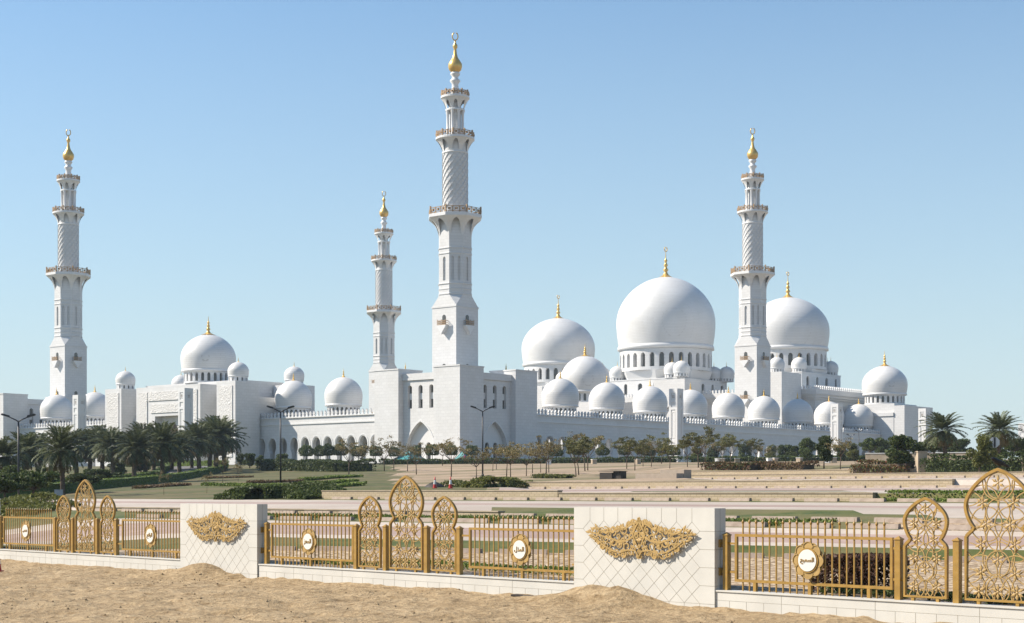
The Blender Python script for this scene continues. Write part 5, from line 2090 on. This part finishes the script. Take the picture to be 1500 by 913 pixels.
def hedge(pts, wdt, h, mat, name, label, cat, dens=55, size=0.13, group='hedges and shrubs', rough=0.12, kind=None, taper=False, solid=True):
    """leafy mass along a line on the ground; pts are ground points (X, Y)"""
    rg = np.random.default_rng(len(label) * 7 + int(abs(pts[0][0]) * 10))
    P = np.array(pts, dtype=float)
    seg = np.linalg.norm(np.diff(P, axis=0), axis=1)
    L = seg.sum()
    n = int(min(16000, dens * L * (wdt + 2 * h)))
    s = rg.random(n) * L
    cum = np.concatenate([[0], np.cumsum(seg)])
    x, y = np.interp(s, cum, P[:, 0]), np.interp(s, cum, P[:, 1])
    k = np.clip(np.searchsorted(cum, s) - 1, 0, len(seg) - 1)
    d = (P[1:] - P[:-1]) / seg[:, None]
    nx, ny = -d[k, 1], d[k, 0]
    t = rg.uniform(-1, 1, n)
    hh = h * (0.86 + 0.3 * vnoise(s + 40, t * 0 + 5, 1.6, 3))
    if taper:
        e = np.minimum(s, L - s) / (0.25 * L)
        hh = hh * np.clip(e, 0.15, 1) ** 0.6
    topmask = rg.random(n) < wdt / (wdt + 1.6 * h)
    zz = np.where(topmask, hh * (1 - 0.25 * np.abs(t) ** 3) - rg.random(n) * rough, hh * rg.random(n) ** 0.8)
    tt = np.where(topmask, t, np.sign(t) * (1 - rg.random(n) * 0.18))
    if taper:
        tt = tt * np.sqrt(np.clip(1 - (zz / (h * 1.15)) ** 2, 0.08, 1))
    x = x + nx * tt * wdt / 2
    y = y + ny * tt * wdt / 2
    g = zrel(Dof(x, y), x) + EYE
    c = np.array([P[:, 0].mean(), P[:, 1].mean(), 0])
    c[2] = gz(c[0], c[1])
    V, Fq = leaf_cards(np.stack([x, y, g + zz], -1) - c, size, rg)
    o = link(name, np_mesh(name, V, Fq, mat), None, c)
    tag(o, label, cat, group, kind)
    # woody core so that nothing shows through
    clip_ = mat == HEDGE and dens >= 85
    core = MB()
    q = [(a, b) for a, b in pts]
    for e_, o_ in ((0, 1), (-1, -2)):
        f_ = 0.35 if taper else 0.1
        q[e_] = (q[e_][0] + (q[o_][0] - q[e_][0]) * f_, q[e_][1] + (q[o_][1] - q[e_][1]) * f_)
    for i in range(len(q) - 1):
        (x1, y1), (x2, y2) = q[i], q[i + 1]
        dd = Vector((x2 - x1, y2 - y1, 0)).normalized()
        nn = Vector((-dd.y, dd.x, 0)) * (wdt * (0.22 if taper else (0.45 if clip_ else 0.34)))
        ms = max(1, int(math.hypot(x2 - x1, y2 - y1) / 3))
        for j in range(ms):
            ax, ay = x1 + (x2 - x1) * j / ms, y1 + (y2 - y1) * j / ms
            bx, by = x1 + (x2 - x1) * (j + 1) / ms, y1 + (y2 - y1) * (j + 1) / ms
            za, zb_ = gz(ax, ay), gz(bx, by)
            hc = h * (0.28 if taper else (0.84 if clip_ else 0.55))
            vs = []
            for (X, Y, Z) in ((ax, ay, za), (bx, by, zb_)):
                for sg in (-1, 1):
                    for up in (-0.3, hc):
                        vs.append((X + nn.x * sg - c[0], Y + nn.y * sg - c[1], Z + up - c[2]))
            core.add(vs, [(0, 1, 3, 2), (4, 6, 7, 5), (0, 4, 5, 1), (2, 3, 7, 6), (1, 5, 7, 3)])
    if solid:
        core.build('branches', HCORE if mat == HEDGE else (TRUNK if mat in (REDLEAF, BROWNLEAF) else DCORE), o)
    return o


def hp(*pix):
    return [hit(a, b)[:2] for a, b in pix]


hedge(hp((-60, 733), (0, 729), (90, 722), (150, 716), (205, 711), (250, 705), (290, 698), (318, 691), (329, 686)), 1.6, 1.15, HEDGE, 'hedge', 'bright green clipped hedge curving along the near side of the driveway', 'hedge', dens=110, size=0.09)
hedge(hp((-40, 724), (40, 718), (100, 713), (150, 709), (195, 705), (228, 699), (241, 692), (244, 686)), 1.6, 1.15, HEDGE, 'hedge', 'bright green clipped hedge along the far side of the driveway, left of the asphalt', 'hedge', dens=110, size=0.09)
hedge(hp((180, 684), (240, 683), (300, 683), (330, 683)), 2.0, 1.3, HEDGE, 'hedge', 'green clipped hedge behind the asphalt driveway, among the palm trunks', 'hedge', dens=90, size=0.1)
hedge(hp((338, 731), (380, 731), (430, 729), (478, 727)), 3.2, 1.15, GREEN, 'shrub_mass', 'long dark green shrub at the left end of the long block wall', 'shrub', taper=True, dens=190, size=0.13)
hedge(hp((386, 689), (440, 690), (500, 691), (546, 690)), 3.0, 2.0, GREEN, 'shrub_mass', 'tall loose green hedge below the sunlit arcade', 'hedge', dens=45, size=0.17)
hedge(hp((692, 714), (725, 714), (761, 713)), 2.6, 0.95, YGREEN, 'shrub_mass', 'low green bush at the left end of the third terrace wall', 'shrub', taper=True, dens=80)
hedge(hp((648, 713), (672, 713), (692, 713)), 1.6, 0.55, YGREEN, 'shrub_mass', 'small low green bush behind the right-hand traffic cone', 'shrub', taper=True, dens=80)
for i, (p, m_, lb) in enumerate(((hp((302, 702), (340, 701), (372, 700)), BROWNLEAF, 'reddish brown low hedge strip on the lawn right of the driveway'),
                                 (hp((362, 709), (400, 708), (442, 706)), BROWNLEAF, 'reddish brown low hedge strip left of the second lamp post foot'),
                                 (hp((200, 717), (240, 714), (276, 712)), BROWNLEAF, 'brown low hedge strip below the curving green hedge'),
                                 (hp((440, 704), (490, 701), (528, 699)), HEDGE, 'green low hedge strip on the upper lawn below the arcade'),
                                 (hp((440, 711), (480, 709), (520, 706)), HEDGE, 'green low hedge strip on the middle of the lawn'),
                                 (hp((470, 717), (500, 714), (530, 711)), HEDGE, 'green low hedge strip on the lower lawn above the block wall'),
                                 (hp((300, 712), (350, 713), (420, 714)), HEDGE, 'green low hedge strip above the long dark shrub'))):
    hedge(p, 1.0, 0.38, m_, 'low_hedge', lb, 'hedge', dens=60)
hedge([(at(px, D_to_Y(px, 337)), D_to_Y(px, 337)) for px in (556, 620, 700, 800, 900, 1000)], 1.6, 1.25, GREEN, 'hedge', 'dark clipped hedge along the foot of the corner building and long arcade', 'hedge', dens=22, size=0.22)
hedge([(at(px, D_to_Y(px, 333)), D_to_Y(px, 333)) for px in (1004, 1100, 1200, 1300)], 1.6, 1.25, GREEN, 'hedge', 'dark clipped hedge along the foot of the arcade at the right', 'hedge', dens=22, size=0.22)
hedge(hp((1356, 690), (1420, 690), (1480, 690), (1560, 690)), 2.2, 1.5, GREEN, 'hedge', 'dark clipped hedge right of the beige stone post', 'hedge', dens=50)
hedge(hp((1252, 689), (1290, 689), (1338, 690)), 2.2, 1.0, REDLEAF, 'shrub_mass', 'red and green low shrubs left of the beige stone post', 'shrub', dens=60)
hedge(hp((1036, 688), (1080, 688), (1110, 688)), 2.4, 0.85, REDLEAF, 'shrub_mass', 'red low shrubs above the topmost terrace wall', 'shrub', dens=60)
hedge(hp((1108, 687), (1150, 687), (1188, 687)), 2.4, 0.8, BROWNLEAF, 'shrub_mass', 'olive low shrubs right of the red shrubs on the top terrace', 'shrub', dens=60)
hedge(hp((-20, 752), (30, 750), (86, 748)), 3.0, 1.0, YGREEN, 'shrub_mass', 'low green bushes behind the leftmost barred panel', 'shrub', taper=True, dens=70)
hedge(hp((784, 700), (812, 700), (836, 700)), 1.4, 0.4, YGREEN, 'low_hedge', 'low green ground plants left of the dark box', 'shrub', dens=60)
# planting right behind the fence
hedge([tuple(FW(s_, 1.9))[:2] for s_ in (14.75, 15.75, 16.8)], 1.5, 0.98, PURPLE, 'shrub_mass', 'dark purple bush behind the right barred panel', 'shrub', dens=1100, size=0.06, solid=False)
hedge([tuple(FW(s_, 0.9))[:2] for s_ in (15.6, 19.0, 23.5, 27.5)], 0.8, 0.22, GREEN, 'ground_plants', 'low green ground cover at the foot of the right screens', 'plants', dens=130, size=0.07, solid=False, group='ground cover behind the fence')
hedge([tuple(FW(s_, 2.4))[:2] for s_ in (-3.5, 0.0, 4.0, 7.3)], 0.9, 0.25, HEDGE, 'ground_plants', 'low green ground cover behind the middle screens', 'plants', dens=120, size=0.07, solid=False, group='ground cover behind the fence')
hedge([tuple(FW(s_, 1.6))[:2] for s_ in (-7.6, -5.0, -3.6)], 0.5, 0.16, HEDGE, 'ground_plants', 'thin green ground cover right of the left emblem block', 'plants', dens=110, size=0.07, solid=False, group='ground cover behind the fence')
hedge([(X, float(rowY(71.3, X))) for X in (-16, -10, -5, 0, 4, 8, 12)], 1.5, 0.15, HEDGE, 'ground_plants', 'green ground cover in the planted strip between two wheel stop rows', 'plants', dens=150, size=0.07, solid=False, group='ground cover in the car park')
hedge([(X, float(rowY(100.6, X))) for X in (19, 23, 28)], 1.3, 0.18, HEDGE, 'ground_plants', 'green ground cover on the bank right of the low wall', 'plants', dens=260, size=0.07, solid=False, group='ground cover in the car park')

# driveway among the palms
q = [hit(238, 706)[:2], hit(300, 697)[:2], hit(318, 684.5)[:2], hit(246, 686)[:2]]
V, Fq = [], []
M_ = 16
for i in range(M_ + 1):
    for j in range(M_ + 1):
        a, b = i / M_, j / M_
        x = (q[0][0] * (1 - a) + q[1][0] * a) * (1 - b) + (q[3][0] * (1 - a) + q[2][0] * a) * b
        y = (q[0][1] * (1 - a) + q[1][1] * a) * (1 - b) + (q[3][1] * (1 - a) + q[2][1] * a) * b
        V.append((x, y, gz(x, y) + 0.28))
for i in range(M_):
    for j in range(M_):
        Fq.append((i * (M_ + 1) + j, (i + 1) * (M_ + 1) + j, (i + 1) * (M_ + 1) + j + 1, i * (M_ + 1) + j + 1))
tag(link('driveway', np_mesh('driveway', V, Fq, ASPHALT, True)), kind='structure')


# ------------------------------------------------------------------ street furniture
def make_lamp():
    root = empty('street_lamp', (0, 0, 0))
    MB().lathe([(0.16, -0.3), (0.16, 0.25), (0.11, 0.32)], 10, smooth=False).build('base', DARKMETAL, root)
    MB().tube([(0, 0, 0.3), (0, 0, 3.5), (0, 0, 7.45)], [0.095, 0.085, 0.07], 8).build('pole', DARKMETAL, root)
    for sg in (-1, 1):
        MB().tube([(0, 0, 7.4), (sg * 0.25, 0, 7.55), (sg * 0.75, 0, 7.78)], [0.06, 0.055, 0.05], 6).build('arm', DARKMETAL, root)
        h = MB()
        h.prism([(0.65, 7.70), (1.35, 7.92), (1.42, 8.02), (1.30, 8.08), (0.75, 7.92)], lambda a, b, c, sg=sg: (sg * a, c, b), -0.16, 0.16)
        h.build('lamp_head', DARKMETAL, root)
    return root


lamp = make_lamp()
for i, (px, Y, rz, lb) in enumerate(((27, 135, 0.1, 'dark double-armed street lamp at the left edge, before the palms'), (411, 162, 0.0, 'dark double-armed street lamp before the sunlit arcade'),
                                     (707, 183, 0.05, 'dark double-armed street lamp before the shaded corner building'), (1258, 390, 0.6, 'small dark double-armed street lamp right of the last arcade dome'),
                                     (1246, 420, 0.6, 'farther small dark street lamp close beside another lamp'), (1453, 330, 0.4, 'dark street lamp in front of the right-edge palm'))):
    o = lamp if i == 0 else copy_tree(lamp)
    X = at(px, Y)
    o.location = (X, Y, gz(X, Y) - (0.9 if i == 0 else 0))
    o.rotation_euler = (0, 0, rz)
    tag(o, lb, 'street lamp', 'double-armed street lamps')


def make_cone():
    root = empty('traffic_cone', (0, 0, 0))
    MB().box(-0.22, 0.22, -0.22, 0.22, 0, 0.05).lathe([(0.17, 0.05), (0.125, 0.36)], 16, cap=False).lathe([(0.075, 0.72), (0.04, 0.98), (0.0, 0.985)], 16, cap=False).build('body', RED, root)
    MB().lathe([(0.125, 0.361), (0.076, 0.719)], 16, cap=False).build('reflective_band', WPLASTIC, root)
    return root


cone = make_cone()
for i, (px, py, lb) in enumerate(((637, 716, 'red and white traffic cone standing before a small soil heap'), (660, 716, 'red and white traffic cone right of the soil heap, by the low bush'))):
    o = cone if i == 0 else copy_tree(cone)
    X, Y, z = hit(px, py)
    o.location = (X, Y, z)
    tag(o, lb, 'traffic cone', 'traffic cones')
o = copy_tree(cone)
o.location = (at(-3, 61.0), 61.0, 0.02)
o.scale = (0.8, 0.8, 0.8)
tag(o, 'red traffic cone on the sand, cut by the left edge of the photo', 'traffic cone', 'traffic cones')
X, Y, z = hit(636, 714.5)
rg = np.random.default_rng(5)
mb = MB()
prof = [(1.0, -0.1), (0.86, 0.08), (0.66, 0.22), (0.42, 0.36), (0.2, 0.45), (0, 0.48)]
mb.lathe(prof, 22, cap=False)
mb.v = [(x + rg.normal(0, .03), y + rg.normal(0, .03), zz + rg.normal(0, .025)) for x, y, zz in mb.v]
tag(mb.build('soil_heap', DARKBROWN, None, (X, Y + 1.2, z)), 'small heap of dark soil behind the left traffic cone', 'soil heap')

X, Y, z = hit(898, 701)
root = tag(empty('service_box', (X, Y, z), math.atan2(-0.8, 1)), 'low dark brown box standing on the dry soil above the terraces', 'box')
MB().box(-1.15, 0.3, -0.6, 0.6, -0.1, 0.55).build('body', DARKBROWN, root)
MB().box(0.31, 1.2, -0.4, 0.5, -0.1, 0.66).build('cabinet', DARKBROWN, root)
MB().box(-1.22, 1.26, -0.66, 0.64, 0.663, 0.70).build('lid', DARKMETAL, root)
X, Y, z = hit(967, 700)
root = tag(empty('stepped_planter', (X, Y, z), math.atan2(-0.8, 1)), 'taupe stepped planter wall at the left end of the upper terraces', 'planter')
MB().box(-2.4, 2.2, -0.6, 0.6, -0.3, 0.4).build('lower_trough', PLANTER, root)
MB().box(-0.4, 2.25, 0.61, 1.9, -0.3, 0.75).build('upper_trough', PLANTER, root)
for px, py, lb, hgt in ((1349, 691, 'beige stone post between the red shrubs and the dark hedge', 1.8), (1502, 691, 'pale stone post cut by the right edge of the photo', 0.7)):
    X, Y, z = hit(px, min(py, 712))
    root = tag(empty('stone_post', (X, Y, z), 0.1), lb, 'stone post', 'stone posts on the top terrace')
    MB().box(-0.43, 0.43, -0.43, 0.43, -0.3, hgt - 0.12).build('shaft', POSTSTONE, root)
    MB().box(-0.47, 0.47, -0.47, 0.47, hgt - 0.118, hgt).build('cap', POSTSTONE, root)
X, Y, z = hit(1457, 690)
root = tag(empty('octagonal_sign', (X, Y, z)), 'grey back of an octagonal road sign on a pole behind the dark hedge', 'road sign')
MB().tube([(0, 0, -0.2), (0, 0, 2.7)], 0.045, 8).build('pole', DARKMETAL, root)
MB().prism([(0.5 * math.cos(PI / 8 + k * PI / 4), 2.35 + 0.5 * math.sin(PI / 8 + k * PI / 4)) for k in range(8)], lambda a, b, c: (a, c, b), 0.055, 0.085).build('plate', WPLASTIC, root)
MB().box(-0.08, 0.08, -0.05, 0.05, 1.95, 2.8).build('bracket', DARKMETAL, root)
X, Y, z = hit(86, 731)
root = tag(empty('utility_cabinet', (X, Y, z), 0.2), 'blue-grey utility cabinet beside the palm trunk at the left', 'utility cabinet')
MB().box(-0.33, 0.33, -0.25, 0.25, -0.1, 0.72).build('body', GREYBLUE, root)
MB().box(-0.36, 0.36, -0.28, 0.28, 0.722, 0.77).build('roof', GREYBLUE, root)
MB().box(-0.28, 0.28, -0.265, -0.252, 0.05, 0.66).build('door', GREYBLUE, root)
# pale low wall behind the right hedge and stone planters along the terrace
for i, (px, D) in enumerate(((804, 300), (870, 300), (934, 300), (1052, 300), (1058, 300), (1080, 298), (1127, 296), (1135, 296), (1171, 296), (1212, 296), (1222, 296))):
    Y = D_to_Y(px, D)
    X = at(px, Y)
    root = tag(empty('stone_planter', (X, Y, gz(X, Y)), 0.3 * i), 'small pale stone planter box before the clipped hedge, %s from the left' % ORD[i], 'planter', 'stone planters before the hedge')
    MB().box(-0.42, 0.42, -0.42, 0.42, -0.2, 0.8).build('body', POSTSTONE if i % 3 else SMOOTHW, root)
    MB().box(-0.47, 0.47, -0.47, 0.47, 0.802, 0.9).build('rim', SMOOTHW, root)
Y1, Y2 = D_to_Y(1268, 262), D_to_Y(1432, 262)
X1, X2 = at(1268, Y1), at(1432, Y2)
root = tag(empty('garden_wall', ((X1 + X2) / 2, (Y1 + Y2) / 2, gz((X1 + X2) / 2, (Y1 + Y2) / 2)), math.atan2(Y2 - Y1, X2 - X1)), 'low pale garden wall behind the dark hedge and trees on the right', 'wall')
L = math.hypot(X2 - X1, Y2 - Y1) / 2
MB().box(-L, L, -0.2, 0.2, -0.4, 1.3).build('wall', POSTSTONE, root)
MB().box(-L - .05, L + .05, -0.26, 0.26, 1.302, 1.4).build('coping', SMOOTHW, root)
# teal glass roofs at the foot of the corner building
for i, (px, Y, wd, lb) in enumerate(((600, 359, 6.6, 'low teal glass canopy before the sunlit arch of the corner building'), (679, 357, 3.6, 'low teal glass canopy before the shaded corner of the corner building'))):
    X = at(px, Y)
    root = tag(empty('glass_canopy', (X, Y, gz(X, Y)), TH), lb, 'glass canopy', 'teal glass canopies')
    h = wd / 2
    MB().add([(-h, -h, 0.5), (h, -h, 0.5), (h, h, 0.5), (-h, h, 0.5), (0, 0, 3.0)], [(0, 1, 4), (1, 2, 4), (2, 3, 4), (3, 0, 4), (3, 2, 1, 0)]).build('glass', TEAL, root)
    fr_ = MB()
    for a, b in (((-h, -h), (h, -h)), ((h, -h), (h, h)), ((h, h), (-h, h)), ((-h, h), (-h, -h))):
        fr_.tube([(*a, 0.5), (*b, 0.5)], 0.09, 5)
        fr_.tube([(*a, 0.5), (0, 0, 3.0)], 0.07, 5)
        fr_.tube([(*a, -0.2), (*a, 0.5)], 0.09, 5)
    fr_.build('frame', GREYBLUE, root)

# a visitor seen above the hedge
X, Y, z = at(681, 341), 341, gz(at(681, 341), 341)
root = tag(empty('person', (X, Y, z)), 'tiny standing figure in magenta clothes behind the hedge by the corner building', 'person')
pv = [(0, 0, 0.95), (0, 0, 1.15), (0, 0, 1.38), (0, 0, 1.50), (0, -0.01, 1.60), (0, 0, 1.74),
      (0.10, 0, 0.90), (0.11, -0.01, 0.50), (0.11, 0.02, 0.08), (0.12, -0.12, 0.03), (-0.10, 0, 0.90), (-0.11, -0.03, 0.50), (-0.11, 0.0, 0.08), (-0.12, -0.14, 0.03),
      (0.19, 0, 1.40), (0.25, 0.0, 1.14), (0.26, -0.06, 0.90), (0.26, -0.08, 0.80), (-0.19, 0, 1.40), (-0.25, 0.0, 1.14), (-0.26, -0.06, 0.90), (-0.26, -0.08, 0.80)]
pe = [(0, 1), (1, 2), (2, 3), (3, 4), (4, 5), (0, 6), (6, 7), (7, 8), (8, 9), (0, 10), (10, 11), (11, 12), (12, 13), (2, 14), (14, 15), (15, 16), (16, 17), (2, 18), (18, 19), (19, 20), (20, 21)]
pr = [.15, .14, .17, .06, .10, .08, .10, .07, .045, .04, .10, .07, .045, .04, .075, .05, .038, .03, .075, .05, .038, .03]


def skin_mesh(name, vs, es, rs, root_i, mat, parent, sub=2):
    me = bpy.data.meshes.new(name)
    me.from_pydata(vs, es, [])
    o = bpy.data.objects.new(name, me)
    COL.objects.link(o)
    md = o.modifiers.new('skin', 'SKIN')
    for i, sv_ in enumerate(me.skin_vertices[0].data):
        sv_.radius = (rs[i], rs[i])
        sv_.use_root = i == root_i
    sb = o.modifiers.new('sub', 'SUBSURF')
    sb.levels = sb.render_levels = sub
    bpy.context.view_layer.update()
    m2 = bpy.data.meshes.new_from_object(o.evaluated_get(bpy.context.evaluated_depsgraph_get()))
    bpy.data.objects.remove(o)
    m2.name = name
    m2.materials.clear()
    m2.materials.append(mat)
    m2.polygons.foreach_set('use_smooth', [True] * len(m2.polygons))
    return link(name, m2, parent)


skin_mesh('body', pv, pe, pr, 0, SKIN, root)
MB().lathe([(0.33, 0.12), (0.30, 0.5), (0.24, 0.9), (0.21, 1.1), (0.24, 1.36), (0.16, 1.47), (0.09, 1.52)], 14, cap=False).build('robe', DRESS, root)
MB().lathe([(0.16, 1.42), (0.145, 1.6), (0.125, 1.74), (0.07, 1.83), (0, 1.85)], 12, cy=0.025, cap=False).build('headscarf', DRESS, root)

# the bird on the tallest screen
bp = FW(20.8, 0.03, PT + 3.06)
root = tag(empty('bird', bp, 0.35), 'dark bird perched on top of the tallest gold arched screen', 'bird')
bv = [(0.02, 0, 0.13), (0.12, 0, 0.11), (-0.10, 0, 0.19), (-0.17, 0, 0.245), (-0.245, 0, 0.235), (0.25, 0, 0.06), (0.36, 0, 0.02), (0.02, 0.035, 0.05), (0.01, 0.035, 0.0), (0.02, -0.035, 0.05), (0.01, -0.035, 0.0)]
root.scale = (0.82, 0.82, 0.82)
be = [(0, 1), (0, 2), (2, 3), (3, 4), (1, 5), (5, 6), (0, 7), (7, 8), (0, 9), (9, 10)]
skin_mesh('body', bv, be, [.085, .07, .075, .052, .012, .045, .03, .014, .01, .014, .01], 0, FEATHER, root)
for sg in (-1, 1):
    MB().add([(-0.08, sg * 0.075, 0.19), (0.10, sg * 0.085, 0.15), (0.32, sg * 0.03, 0.055), (0.10, sg * 0.08, 0.07), (-0.06, sg * 0.07, 0.12),
              (-0.08, sg * 0.06, 0.19), (0.10, sg * 0.07, 0.15), (0.32, sg * 0.015, 0.055), (0.10, sg * 0.065, 0.07), (-0.06, sg * 0.055, 0.12)],
             [(0, 1, 2, 3, 4), (9, 8, 7, 6, 5)] + [(i, 5 + i, 5 + (i + 1) % 5, (i + 1) % 5) for i in range(5)]).build('wing', FEATHER, root)


for s_, n_, rz, lb in ((-13.2, -0.45, 0.06, 'dark weathered board lying on the sand at the left emblem block'), (6.2, -0.6, -0.04, 'short dark board lying on the sand left of the right emblem block')):
    b_ = MB().box(-0.55, 0.55, -0.11, 0.11, 0, 0.05)
    o = b_.build('board', DARKBROWN, None, FW(s_, n_, 0.02))
    o.rotation_euler = (0.03, 0.02, FA + rz)
    tag(o, lb, 'board')


# ------------------------------------------------------------------ the air: a trace of desert haze
hz_ = MB().box(-1650, 1650, -450, 1800, -2.4, 140).build('haze', BLOCKW)
hm = bpy.data.materials.new('haze_air')
hm.use_nodes = True
ht = hm.node_tree
ht.nodes.remove(ht.nodes['Principled BSDF'])
pvn = ht.nodes.new('ShaderNodeVolumePrincipled')
pvn.inputs['Color'].default_value = (0.72, 0.87, 1.0, 1)
pvn.inputs['Density'].default_value = 0.00011
ht.links.new(pvn.outputs[0], ht.nodes['Material Output'].inputs['Volume'])
hz_.data.materials.clear()
hz_.data.materials.append(hm)
tag(hz_, kind='stuff')
